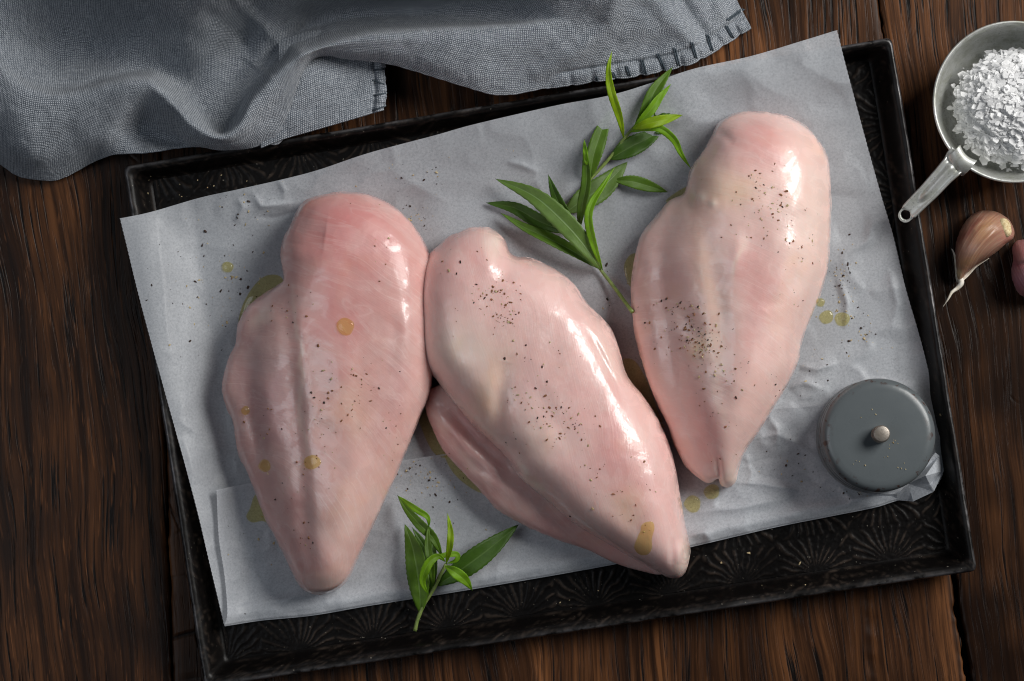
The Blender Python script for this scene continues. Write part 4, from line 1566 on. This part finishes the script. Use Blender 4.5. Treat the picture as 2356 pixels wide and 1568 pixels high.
# ------------------------------------------------------------------ pepper
prng = np.random.default_rng(11)
pep = Acc()
PHI = (1 + 5 ** .5) / 2
ico = np.array([(-1, PHI, 0), (1, PHI, 0), (-1, -PHI, 0), (1, -PHI, 0), (0, -1, PHI), (0, 1, PHI), (0, -1, -PHI), (0, 1, -PHI), (PHI, 0, -1), (PHI, 0, 1), (-PHI, 0, -1), (-PHI, 0, 1)]) / 1.9
icf = [(0, 11, 5), (0, 5, 1), (0, 1, 7), (0, 7, 10), (0, 10, 11), (1, 5, 9), (5, 11, 4), (11, 10, 2), (10, 7, 6), (7, 1, 8), (3, 9, 4), (3, 4, 2), (3, 2, 6), (3, 6, 8), (3, 8, 9), (4, 9, 5), (2, 4, 11), (6, 2, 10), (8, 6, 7), (9, 8, 1)]


def grain(acc, loc, nrm, r, mi, flat=0.55):
    s = ico * (0.6 + 0.8 * prng.random((12, 1)))
    s = s * np.array([1 + prng.random() * .8, .7 + prng.random() * .4, flat])
    a = prng.random() * 6.28
    ca, sa = math.cos(a), math.sin(a)
    s = np.column_stack([s[:, 0] * ca - s[:, 1] * sa, s[:, 0] * sa + s[:, 1] * ca, s[:, 2]])
    q = Vector((0, 0, 1)).rotation_difference(nrm)
    Rm = np.array(q.to_matrix())
    V = (s * r) @ Rm.T + np.array(loc) + np.array(nrm) * r * flat * 0.5
    acc.add(V, icf, mi)


CL = [  # cx, cy, sx, sy, n, kind(0 on meat,1 on paper)
    (815, 880, 45, 40, 34, 0), (735, 950, 26, 60, 22, 0), (800, 960, 50, 60, 18, 0), (700, 1080, 50, 70, 22, 0), (690, 1200, 25, 60, 16, 0), (650, 720, 60, 60, 18, 0), (900, 1000, 25, 60, 16, 0), (610, 980, 40, 60, 8, 0), (880, 560, 60, 80, 10, 0),
    (1150, 680, 42, 34, 60, 0), (1160, 735, 22, 22, 30, 0), (1075, 720, 30, 40, 10, 0), (1270, 945, 45, 45, 50, 0), (1300, 980, 55, 40, 34, 0), (1190, 940, 30, 60, 22, 0), (1240, 820, 50, 50, 16, 0), (1400, 1120, 50, 60, 26, 0), (1470, 1150, 40, 50, 12, 0), (1060, 600, 50, 40, 10, 0),
    (1600, 780, 34, 26, 70, 0), (1555, 720, 40, 36, 46, 0), (1620, 800, 24, 20, 30, 0), (1570, 760, 60, 60, 40, 0), (1755, 430, 34, 34, 26, 0), (1780, 490, 46, 34, 34, 0), (1850, 560, 26, 50, 20, 0), (1740, 500, 60, 80, 24, 0), (1680, 850, 36, 40, 26, 0), (1630, 900, 24, 50, 20, 0), (1840, 650, 30, 60, 14, 0), (1660, 1000, 22, 40, 12, 0), (1780, 880, 20, 40, 10, 0),
    (960, 505, 26, 20, 22, 1), (990, 390, 30, 25, 14, 1), (1190, 350, 15, 10, 4, 1), (560, 470, 60, 60, 34, 1), (480, 640, 80, 80, 60, 1), (560, 700, 60, 60, 24, 1), (930, 440, 70, 60, 22, 1), (1935, 640, 24, 55, 60, 1), (1960, 720, 35, 60, 26, 1), (1990, 770, 14, 10, 12, 1), (1890, 850, 40, 40, 14, 1), (1850, 1060, 60, 40, 14, 1), (1960, 1135, 30, 8, 14, 1),
    (1000, 1110, 55, 34, 60, 1), (960, 1080, 40, 20, 24, 1), (1760, 1070, 50, 40, 10, 1), (1390, 620, 60, 80, 10, 1), (440, 760, 40, 60, 8, 1), (600, 1180, 50, 50, 8, 1), (1030, 1190, 50, 30, 10, 1), (640, 1300, 60, 60, 6, 1), (2010, 810, 30, 40, 10, 1)]
for cx, cy, sx_, sy_, n, kd in CL:
    for _ in range(n):
        x = cx + prng.normal() * sx_ * 0.80
        y = cy + prng.normal() * sy_ * 0.80
        l, nn = hit(x, y)
        if (kd == 1) and l.z > 0.022:
            continue
        r = 0.00017 + 0.00046 * prng.random() ** 2.4
        q = prng.random()
        mi = 0 if q < 0.18 else (1 if q < 0.50 else 2)
        if kd == 1:
            mi = 0 if q < 0.5 else 1
        grain(pep, l, nn, r, mi)
for _ in range(26):      # stray bits in the tray
    x, y = (330 + prng.random() * 420, 400 + prng.random() * 60) if _ < 20 else (1000 + prng.random() * 1000, 1400 - prng.random() * 60)
    if inside(np.array([x]), np.array([y]), D_top + [(2149, 1128)] + D_bot[::-1] + D_left[::-1])[0]:
        continue
    l, nn = hit_tray(x, y)
    grain(pep, l, nn, 0.0002 + 0.0002 * prng.random(), 1)
for (x, y) in [(1660, 1295), (1723, 1273), (1840, 1296), (2164, 955)]:
    l, nn = hit_tray(x, y)
    grain(pep, l, nn, 0.0006, 1)
op = pep.build('cracked_pepper', [M_pep_d, M_pep_l, M_pep_r], smooth=False)
op['kind'] = 'stuff'
op['label'] = 'cracked black pepper scattered over the meat and parchment'
op['category'] = 'pepper'


# ------------------------------------------------------------------ tarragon
def leaf(parent, pts, w, mat, z0=3.0, arch=4.0, tip=1.0, roll=0.0, fold=0.35, twist=0.0, base_z=0.0045):
    C = catmull(pts, 34)
    n = 34
    t = np.linspace(0, 1, n)
    prof_ = np.sin(math.pi * np.clip(t, 0, 1) ** 0.85) ** 0.85
    prof_ = np.maximum(prof_, 0.05 * (1 - t))
    W_ = w * 0.55 * prof_
    roll *= 0.6
    fold *= 0.8
    T = np.gradient(C, axis=0)
    T /= np.linalg.norm(T, axis=1)[:, None] + 1e-9
    Nn = np.column_stack([-T[:, 1], T[:, 0]])
    zc = base_z + 0.001 * (z0 * (1 - t) + arch * np.sin(math.pi * t ** 0.8) + tip * t)
    m = 9
    V = []
    A = []
    for i in range(n):
        ph = roll + twist * t[i]
        for j in range(m):
            s_ = -1 + 2 * j / (m - 1)
            hw = W_[i] * (1 + (0.05 if i % 2 else -0.02) * (abs(s_) > 0.9))
            lat = s_ * hw
            up = fold * abs(lat) - 0.12 * fold * lat * lat / (W_[i] + 1e-6)
            x = lat * math.cos(ph) - up * math.sin(ph)
            z = lat * math.sin(ph) + up * math.cos(ph)
            px, py = C[i] + Nn[i] * x
            wav = 0.0003 * math.sin(t[i] * 17 + s_ * 2) * abs(s_)
            V.append(P(px, py, zc[i] + z / S + wav))
            A.append((t[i] * len(pts) * 3, s_, 0))
    o = mesh_obj('leaf', np.array(V), grid_faces(n, m), LG[mat], parent)
    attr_vec(o, 'leafuv', A)
    md = o.modifiers.new('thick', 'SOLIDIFY')
    md.thickness = 0.00018
    return o


def stem(parent, pts, r0, r1, zs):
    C = catmull([(x, y, z) for (x, y), z in zip(pts, zs)], 30)
    path = P(C[:, 0], C[:, 1], C[:, 2] * 0.001)
    V, F = tube(path, np.linspace(r0, r1, 30) / S * (1 + 0.05 * rng.normal(size=30)), 10)
    acc = Acc()
    acc.add(V, F)
    return acc.build('stem', M_stem, parent)


Z4 = zr(1600, 150, 1.7425)
sA = empty('tarragon_sprig', P(*Z4([(740, 1325)])[0], 0.005), 'tarragon sprig with broad leaves whose stem runs to the edge of the right breast', 'herb sprig', 'tarragon sprigs')
stem(sA, Z4([(925, 1572), (850, 1470), (790, 1390), (740, 1325), (690, 1250), (620, 1150)]), 4.5, 3.5, [22, 12, 9, 8, 8, 7])
k = 1 / 1.7425 * 0.6829
for pts, w, m, kw in [
        ([(560, 1110), (380, 1040), (230, 960), (65, 930)], 78, 'dark', dict(arch=2, z0=2, tip=1)),
        ([(600, 1110), (540, 1010), (480, 900), (430, 765)], 62, 'dark', dict(arch=5, z0=4, tip=6, roll=0.5)),
        ([(735, 1320), (600, 1230), (430, 1140), (280, 1070), (150, 990)], 70, 'mid', dict(arch=3, z0=4, tip=4, roll=-0.7)),
        ([(740, 1325), (620, 1150), (480, 1000), (330, 880), (120, 790)], 112, 'grey', dict(arch=7, z0=6, tip=6, fold=0.25)),
        ([(750, 1325), (700, 1180), (668, 1030), (690, 930), (760, 820), (822, 720)], 46, 'bright', dict(arch=8, z0=5, tip=9, roll=0.5))]:
    leaf(sA, Z4(pts), w * k, m, **kw)
sB = empty('tarragon_sprig', P(*Z4([(780, 680)])[0], 0.005), 'long tarragon sprig with bright lime tips reaching up past the parchment edge', 'herb sprig', 'tarragon sprigs')
stem(sB, Z4([(380, 1090), (540, 950), (660, 810), (780, 680), (870, 560), (940, 480)]), 4.5, 3.5, [6, 7, 8, 9, 12, 14])
for pts, w, m, kw in [
        ([(530, 990), (640, 910), (760, 830), (897, 690)], 128, 'grey', dict(arch=1, z0=3, tip=1, fold=0.15)),
        ([(820, 800), (920, 805), (1030, 835), (1132, 868)], 70, 'mid', dict(arch=2, z0=2, tip=1)),
        ([(790, 675), (900, 610), (1000, 560), (1110, 500)], 105, 'dark', dict(arch=3, z0=4, tip=3)),
        ([(800, 620), (840, 560), (865, 480)], 50, 'dark', dict(arch=1, z0=2, tip=1)),
        ([(880, 500), (930, 420), (1025, 325)], 85, 'dark', dict(arch=2, z0=3, tip=3)),
        ([(1000, 470), (1080, 370), (1147, 298)], 56, 'mid', dict(arch=2, z0=6, tip=8)),
        ([(1040, 440), (1110, 395), (1182, 382)], 56, 'dark', dict(arch=2, z0=8, tip=8)),
        ([(1020, 485), (1100, 490), (1158, 462)], 66, 'dark', dict(arch=1, z0=4, tip=4)),
        ([(675, 790), (695, 660), (735, 530), (796, 373)], 88, 'mid', dict(arch=4, z0=4, tip=5, roll=-0.3)),
        ([(612, 1095), (630, 950), (655, 830), (655, 700), (642, 558)], 62, 'mid', dict(arch=9, z0=4, tip=9, roll=0.8)),
        ([(660, 720), (650, 640), (642, 560)], 30, 'bright', dict(arch=2, z0=13, tip=13, roll=0.8)),
        ([(910, 515), (1000, 492), (1090, 495), (1170, 560), (1210, 640), (1268, 730)], 44, 'bright', dict(arch=9, z0=9, tip=9, roll=-0.5)),
        ([(940, 480), (1000, 400), (1060, 270), (1160, 135)], 74, 'mid', dict(arch=4, z0=10, tip=14, fold=0.6)),
        ([(930, 490), (1020, 400), (1085, 310), (1150, 235)], 52, 'bright', dict(arch=4, z0=12, tip=16, roll=-0.4)),
        ([(925, 495), (1020, 465), (1120, 440), (1220, 415)], 60, 'lime', dict(arch=5, z0=13, tip=16, fold=0.3)),
        ([(875, 550), (850, 430), (800, 270), (785, 150), (805, 38)], 46, 'lime', dict(arch=8, z0=12, tip=24, roll=0.4))]:
    leaf(sB, Z4(pts), w * k, m, **kw)
Z2b = zr(1280, 1640, 3.136)
k = 1 / 3.136 * 0.6829
sC = empty('tarragon_sprig', P(*Z2b([(580, 1060)])[0], 0.005), 'short tarragon sprig with curled leaves at the lower edge of the parchment', 'herb sprig', 'tarragon sprigs')
stem(sC, Z2b([(370, 1525), (400, 1400), (470, 1240), (575, 1070), (640, 930), (700, 820)]), 4.5, 4.0, [7, 8, 9, 11, 14, 16])
for pts, w, m, kw in [
        ([(430, 1340), (420, 1100), (390, 850), (340, 620), (262, 395)], 210, 'mid', dict(arch=4, z0=3, tip=4, roll=0.1)),
        ([(500, 1200), (530, 950), (500, 700), (340, 430)], 120, 'dark', dict(arch=2, z0=2, tip=3)),
        ([(570, 1040), (570, 850), (560, 650), (530, 480)], 70, 'dark', dict(arch=5, z0=5, tip=5)),
        ([(600, 1050), (700, 980), (840, 890), (1150, 660), (1465, 402)], 215, 'dark', dict(arch=5, z0=4, tip=7, fold=0.3)),
        ([(655, 730), (560, 540), (420, 400), (290, 250), (185, 95)], 100, 'mid', dict(arch=7, z0=8, tip=6)),
        ([(565, 1050), (530, 800), (505, 600), (515, 400)], 78, 'mid', dict(arch=7, z0=7, tip=14)),
        ([(520, 420), (500, 320), (380, 240), (195, 100)], 60, 'bright', dict(arch=6, z0=15, tip=8)),
        ([(560, 760), (700, 725), (815, 720), (800, 780), (700, 815)], 60, 'bright', dict(arch=3, z0=12, tip=12, roll=0.6)),
        ([(690, 840), (800, 910), (900, 990), (975, 1095)], 110, 'bright', dict(arch=5, z0=13, tip=9, fold=0.4)),
        ([(690, 790), (620, 735), (530, 790), (470, 900), (450, 1020), (512, 1145)], 88, 'bright', dict(arch=6, z0=14, tip=9, roll=0.4)),
        ([(700, 815), (735, 650), (745, 480), (715, 285)], 66, 'lime', dict(arch=6, z0=15, tip=24))]:
    leaf(sC, Z2b(pts), w * k, m, **kw)


# ------------------------------------------------------------------ lathe
def lathe(profile, center, nseg=96, axis=None, jitter=0.0):
    pr = np.array(profile)
    th = np.arange(nseg) * 2 * math.pi / nseg
    X = pr[None, :, 0] * np.cos(th)[:, None]
    Y = pr[None, :, 0] * np.sin(th)[:, None]
    Z = np.broadcast_to(pr[None, :, 1], X.shape)
    V = np.stack([X, Y, Z], -1).reshape(-1, 3)
    if axis is not None:
        q = Vector((0, 0, 1)).rotation_difference(Vector(axis).normalized())
        V = V @ np.array(q.to_matrix()).T
    return V + np.array(center), grid_faces(nseg, len(pr), closed_u=True)


# ------------------------------------------------------------------ grinder
gtop = 0.038
axis = (0.0, 0.035, 1.0)
pc = P(2024, 1001, gtop)
rg = 131 / S * (CAM_D - gtop) / CAM_D
ax_n = np.array(axis) / np.linalg.norm(axis)
base = pc - ax_n * (gtop - 0.0062)
h = gtop - 0.0062
gr = empty('pepper_grinder', base, 'squat grey enamel pepper grinder with a small steel pin on its lid', 'grinder')
V, F = lathe([(0.0001, h + 0.0002), (rg * .2, h + 0.0002), (rg * .5, h + 0.0000), (rg * .8, h - .0001), (rg * .88, h - .0004), (rg * .93, h - .0010), (rg * .97, h - .0021), (rg * .993, h - .0034), (rg * 1.0, h - .0045), (rg * 1.0, h - .0078), (rg * .99, h - .0086), (rg * .975, h - .0088), (rg * .95, h - .0084)], base, axis=axis, nseg=160)
o = mesh_obj('lid', V, F, M_enamel, gr)
dd = np.tile(np.array([0, 0, 0, 0, .35, .8, 1, 1, 1, 1, 1, 1, 1]), 160)
attr_f(o, 'edge', dd)
V, F = lathe([(rg * .955, h - .0075), (rg * .955, h - .0105), (rg * .985, h - .0112), (rg * 1.0, h - .0125), (rg * 1.005, h - .015), (rg * 1.0, h - .0165), (rg * .975, h - .0172), (rg * .975, h - .019), (rg * 1.0, h - .0198), (rg * 1.01, h - .022), (rg * 1.01, .003), (rg * .99, .0006), (rg * .9, 0.0), (0.001, 0)], base, axis=axis, nseg=160)
o = mesh_obj('body', V, F, M_enamel, gr)
attr_f(o, 'edge', np.tile(np.array([0, 0, .6, 1, 1, .8, .3, 0, .6, 1, .3, .3, 0, 0]), 160))
kc = P(2024, 1000, gtop) - ax_n * 0.0005
rk = 0.0042
V, F = lathe([(0.0001, .0080), (rk * .8, .0080), (rk * .93, .0078), (rk, .0072), (rk, .0006), (rk * 1.5, .0003), (rk * 1.9, 0)], kc, axis=axis, nseg=40)
mesh_obj('pin', V, F, M_knob, gr)
acc = Acc()
for c, n, s_ in [((2068, 1018), 5, 12), ((2040, 1036), 3, 12), ((1975, 1065), 4, 9), ((2080, 1072), 4, 9), ((1990, 960), 3, 26)]:
    for _ in range(n):
        x, y = c[0] + prng.normal() * s_, c[1] + prng.normal() * s_
        l = P(x, y, gtop)
        l[2] += 0.0002 + 0.035 * (l[1] - pc[1]) * -1
        grain(acc, l, Vector((0, 0, 1)), 0.00018 + 0.0002 * prng.random() ** 2, 1)
o = acc.build('pepper_dust', [M_pep_d, M_pep_l], smooth=False)
o['kind'] = 'stuff'
tag(o, 'few pale pepper specks on the lid of the grey grinder', 'pepper')

# ------------------------------------------------------------------ measuring scoop
RZ = 0.030
sc0 = P(2333, 235, RZ)
rs = 187 / S * (CAM_D - RZ) / CAM_D
cb = np.array([sc0[0], sc0[1], 0.0005])
scoop = empty('measuring_scoop', cb, 'worn aluminium measuring scoop heaped with salt, its handle lying over the tray rim', 'scoop')
V, F = lathe([(0.0001, 0.0), (rs * .55, 0.0), (rs * .68, .001), (rs * .80, .005), (rs * .89, .012), (rs * .95, .020), (rs * .972, .0262), (rs * .985, .0280), (rs * 1.0, .0288), (rs * 1.005, .0298), (rs * .995, .0306), (rs * .975, .0304), (rs * .958, .0292),
              (rs * .945, .0262), (rs * .925, .020), (rs * .865, .0125), (rs * .775, .0060), (rs * .66, .0022), (rs * .5, .0014), (0.0001, .0012)], cb, nseg=128)
V[:, 2] += 0.0003 * fbm(V[:, 0] * 60, V[:, 1] * 60, 2, 300)
mesh_obj('bowl', V, F, M_alu, scoop)
# handle: grooved strip along a path
hp = [(2213, 360), (2196, 378), (2170, 405), (2140, 438), (2110, 468), (2083, 496)]
C = catmull(hp, 60)
T = np.gradient(C, axis=0)
T /= np.linalg.norm(T, axis=1)[:, None]
Nn = np.column_stack([-T[:, 1], T[:, 0]])
L = np.concatenate([[0], np.cumsum(np.linalg.norm(np.diff(C, axis=0), axis=1))])
tt = L / L[-1]
m = 25
hole_c = np.array([2084, 494.5])
Lt = L[-1]
ex = 16.5
bm = bmesh.new()
grid = []
NU = 90
us = np.linspace(0, Lt + ex, NU)
for u_ in us:
    f = min(u_, Lt)
    c = np.array([np.interp(f, L, C[:, 0]), np.interp(f, L, C[:, 1])])
    tv = np.array([np.interp(f, L, T[:, 0]), np.interp(f, L, T[:, 1])])
    tv /= np.linalg.norm(tv)
    nv_ = np.array([-tv[1], tv[0]])
    hw = np.interp(u_, [0, 18, 30, 60, Lt - 10, Lt], [31, 30, 25, 22, 18, 16.5])
    if u_ > Lt:
        c = c + tv * (u_ - Lt)
        hw = math.sqrt(max(0.0, 16.5 ** 2 - (u_ - Lt) ** 2))
    elif u_ > Lt - 2:
        hw = 16.5
    row = []
    for j in range(m):
        s_ = -1 + 2 * j / (m - 1)
        q = c + nv_ * hw * s_
        uu = u_ / Lt
        g = (math.exp(-((s_) / 0.38) ** 2)) * float(sm(0.10, 0.20, uu) - sm(0.62, 0.78, uu))
        z = 0.0300 - 0.0095 * uu + 0.0022 * g + 0.0014 * (abs(s_) ** 3) * (uu < .95) - 0.0028 * float(sm(0.5, 0, uu)) * 0
        z += 0.0012 * math.exp(-((u_ - 24) / 8) ** 2) * (-1)
        row.append((q[0], q[1], z))
    grid.append(row)
Gh = np.array(grid)
# push a round hole near the end: move vertices off the hole, drop faces inside
Rh = 10.0
dxy = Gh[..., :2] - hole_c
dist = np.hypot(dxy[..., 0], dxy[..., 1])
near = (dist < Rh * 1.35)
new = hole_c + dxy / (dist[..., None] + 1e-6) * (Rh + (dist[..., None] / (Rh * 1.35)) ** 1 * Rh * 0.35)
insidem = dist < Rh * 0.75
Gh[..., :2] = np.where(near[..., None], new, Gh[..., :2])
Vh = P(Gh[..., 0], Gh[..., 1], Gh[..., 2]).reshape(-1, 3)
Fh = grid_faces(NU, m)
ins_f = insidem.reshape(-1)[Fh].any(1)
o = mesh_obj('handle', Vh, Fh[~ins_f], M_alu, scoop)
md = o.modifiers.new('thick', 'SOLIDIFY')
md.thickness = 0.0012
md.offset = 0
# clasp folded over the rim
cl = [(2232, 372, .0312), (2200, 345, .0312)]
a = P(2236, 384, .0305)
b = P(2196, 346, .0305)
dirv = (b - a) / np.linalg.norm(b - a)
inw = np.cross(dirv, [0, 0, 1])
inw = inw / np.linalg.norm(inw)
if np.dot(inw[:2], (sc0 - a)[:2]) < 0:
    inw = -inw
rowsx = []
for s_ in np.linspace(0, 1, 24):
    p = a + (b - a) * s_
    bow = inw * (0.0016 * (1 - (2 * s_ - 1) ** 2)) * -1
    prof2 = [(-0.0052, .0268), (-0.0030, .0300), (-0.0008, .0314), (0.0012, .0320), (0.0030, .0312), (0.0034, .0290), (0.0034, .0262)]
    rowsx.append([np.array([*(p + bow + inw * d_)[:2], z_]) for d_, z_ in prof2])
Vk = np.array(rowsx).reshape(-1, 3)
o = mesh_obj('clasp', Vk, grid_faces(24, 7), M_alu, scoop)
md = o.modifiers.new('thick', 'SOLIDIFY')
md.thickness = 0.0008

# ------------------------------------------------------------------ salt
acc = Acc()
cx0, cy0 = P(2352, 246, 0.02)[:2]
srng = np.random.default_rng(5)


def salt_h(x, y):
    r = np.hypot((x - cx0) / (rs * 0.92), (y - cy0) / (rs * 0.78))
    return 0.0085 + 0.0260 * (1 - min(1, r) ** 2) ** 0.8 + 0.002 * float(vnoise(x * 120, y * 120, 9)), r


def flake(acc, c, size, rng_):
    n = rng_.integers(4, 7)
    th = np.sort(rng_.random(n) * 0.7 + np.arange(n)) * 2 * math.pi / n
    rr = size * (0.65 + 0.6 * rng_.random(n))
    asp = 0.55 + 0.45 * rng_.random()
    top = np.column_stack([rr * np.cos(th), rr * np.sin(th) * asp, np.full(n, size * 0.11)])
    bot = top * np.array([1.03, 1.03, -1])
    V = np.vstack([bot, top])
    tilt = Vector((rng_.normal() * 0.33, rng_.normal() * 0.33, 1)).normalized()
    q = Vector((0, 0, 1)).rotation_difference(tilt)
    V = V @ np.array(q.to_matrix()).T + np.array(c)
    F = [tuple(range(n))[::-1], tuple(range(n, 2 * n))] + [(i, (i + 1) % n, n + (i + 1) % n, n + i) for i in range(n)]
    acc.add(V, F)


for i in range(3600):
    a = srng.random() * 2 * math.pi
    r = math.sqrt(srng.random()) * (0.98 if i % 9 else 1.07)
    x = cx0 + math.cos(a) * r * rs * 0.84
    y = cy0 + math.sin(a) * r * rs * 0.74
    if np.hypot(x - sc0[0], y - sc0[1]) > rs * 0.885:
        continue
    hh, _ = salt_h(x, y)
    sz = 0.0005 + 0.0024 * srng.random() ** 2.2
    flake(acc, (x, y, hh + srng.normal() * 0.0009), sz, srng)
# solid heap underneath so that no gaps open between the flakes
nr_, ns_ = 14, 48
V = []
for i in range(nr_):
    for j in range(ns_):
        a = j * 2 * math.pi / ns_
        r = 0.93 * i / (nr_ - 1)
        x = cx0 + math.cos(a) * r * rs * 0.84
        y = cy0 + math.sin(a) * r * rs * 0.74
        V.append((x, y, salt_h(x, y)[0] - 0.0012))
acc.add(V, [tuple(f) for f in (np.array([[i * ns_ + j, (i + 1) * ns_ + j, (i + 1) * ns_ + (j + 1) % ns_, i * ns_ + (j + 1) % ns_] for i in range(nr_ - 1) for j in range(ns_)]))])
o = acc.build('salt_flakes', M_salt, smooth=False)
o['kind'] = 'stuff'
tag(o, 'heap of coarse white salt flakes in the aluminium scoop', 'salt')


# ------------------------------------------------------------------ garlic
def garlic(outline, spine, H, feats, blobs, base, label, axisdir, seed):
    lob = Lobe(outline, H, 0.46, step=1.5)

    def zf(x, y):
        z = lob.z(x, y)
        return np.maximum(z + sm(0, 0.006, z) * features(x, y, feats), 0)
    V, F, A = inflate_mesh(outline, spine, zf, 0.0, 0.004, 260, 46, wob=0.4, seed=seed, lean=0.3, cell=1.6)
    root = empty('garlic_clove', P(np.mean([p[0] for p in outline]), np.mean([p[1] for p in outline]), 0), label, 'garlic', 'garlic cloves')
    o = mesh_obj('clove', V, F, M_garlic, root)
    attr_col(o, 'tint', paint(A, base, blobs))
    dx, dy = axisdir
    x, y = A[:, 0], A[:, 1]
    c = np.mean(outline, 0)
    al = ((x - c[0]) * dx + (y - c[1]) * dy) / 4.6
    ac = ((x - c[0]) * -dy + (y - c[1]) * dx) / 4.6
    bend = 0.012 * al * al
    attr_vec(o, 'fibre', np.column_stack([al, (ac + bend) * (1 + 0.02 * al), 0 * al]))
    finish(o, 0.00003)
    return root, o


Zg = zr(2950, 650, 3.484)
g1 = Zg([(1300, 208), (1200, 225), (1100, 285), (1010, 410), (960, 530), (938, 640), (938, 760), (948, 880), (955, 980), (980, 1030), (1015, 1010), (1060, 950), (1130, 890), (1230, 820), (1340, 755), (1440, 680), (1530, 600), (1605, 545), (1630, 470), (1590, 350), (1520, 280), (1420, 225)])
BR = lin(172, 134, 114)
r_, o1 = garlic(g1, Zg([(1480, 420), (1300, 520), (1130, 680), (1010, 900)]), 0.017,
       [(Zg([(1430, 420), (1250, 600), (1060, 860)]), 7, 1.3), (Zg([(1400, 300), (1150, 420), (1010, 700)]), 7, -0.6)],
       [('p', Zg([(1300, 215), (1060, 350), (950, 640), (945, 900)]), 9, lin(110, 52, 50), 0.7), ('g', Zg([(1250, 400)])[0], (34, 20, -45), lin(176, 136, 96), 0.7), ('g', Zg([(1500, 520)])[0], (20, 12, -35), lin(188, 128, 116), 0.7),
        ('g', Zg([(1080, 850)])[0], (14, 26, 30), lin(190, 150, 110), 0.8), ('g', Zg([(985, 1000)])[0], (9, 9, 0), lin(225, 205, 160), 0.9)],
       BR, 'garlic clove in brown skin with a cut pale root end and a thin tail', (-0.62, 0.78), 401)
# root end
rc = Zg([(1540, 405)])[0]
l_, _ = make_hit(bvh_of([o1]))(rc[0] - 1, rc[1])
V, F = lathe([(0.0001, .0010), (.0010, .0007), (.0018, .0011), (.0026, .0008), (.0032, .0004), (.0036, -.0004), (.0037, -.0014)], (0, 0, 0), nseg=40)
V *= 1.35
V[:, 0] *= 0.66
ang = math.radians(-62)
V[:, 2] += 0.0002 * fbm(V[:, 0] * 900, V[:, 1] * 900, 2, 410)
Rz = np.array([[math.cos(0.35), -math.sin(0.35), 0], [math.sin(0.35), math.cos(0.35), 0], [0, 0, 1]])
V = V @ Rz.T
q = Vector((0, 0, 1)).rotation_difference(Vector((0.55, 0.12, 0.75)).normalized())
V = V @ np.array(q.to_matrix()).T + np.array([l_.x, l_.y, l_.z - 0.0002])
mesh_obj('root_end', V, F, M_root, r_)
# tail
C = catmull([(*p, z) for p, z in zip(Zg([(985, 985), (1005, 1060), (960, 1120), (895, 1170), (850, 1250), (785, 1345)]), [5, 5, 4.5, 5, 5, 3])], 26)
V, F = tube(P(C[:, 0], C[:, 1], C[:, 2] * .001), np.interp(np.linspace(0, 1, 26), [0, .2, .45, .7, 1], [1.7, 1.4, .9, .55, .15]) * 0.001, 8)
acc = Acc()
acc.add(V, F)
acc.build('tail', M_papery, r_)
for pts, zz, ww in [([(895, 660), (925, 740), (940, 880), (945, 1000), (955, 1050)], [6, 5, 4, 4, 4], [1.5, 2.2, 2.2, 1.5, 1.0]),
                ([(1015, 1035), (1060, 980), (1100, 940), (1180, 865), (1330, 770)], [3.5, 3, 3, 3, 3], [2, 4.5, 4, 2.5, 1])]:
    Z_ = Zg(pts)
    C = catmull([(*p, z, w) for p, z, w in zip(Z_, zz, ww)], 20)
    Vs = []
    for i in range(20):
        for s_ in (-1, -.3, .3, 1):
            Vs.append(P(C[i, 0] + s_ * C[i, 3], C[i, 1] + 0.3 * s_ * C[i, 3], C[i, 2] * .001 + 0.0005 * s_))
    o = mesh_obj('loose_skin', Vs, grid_faces(20, 4), M_papery, r_)
    md = o.modifiers.new('thick', 'SOLIDIFY')
    md.thickness = 0.00015
g2 = [(2350, 552), (2336, 557), (2329, 573), (2331, 597), (2327, 622), (2331, 650), (2344, 675), (2362, 686), (2400, 690), (2432, 660), (2440, 610), (2420, 565), (2385, 550)]
garlic(g2, [(2360, 590), (2385, 620), (2390, 640)], 0.018, [([(2322, 606), (2345, 609), (2380, 606)], 7, -1.2)],
       [('g', (2345, 580), (22, 14, 0), lin(176, 120, 118), 0.7), ('g', (2335, 610), (20, 7, 0), lin(120, 62, 76), 0.6), ('g', (2345, 645), (24, 30, 0), lin(158, 112, 128), 0.8)], lin(165, 118, 116),
       'mauve skinned garlic clove cut off by the right edge of the picture', (0.3, 0.95), 431)
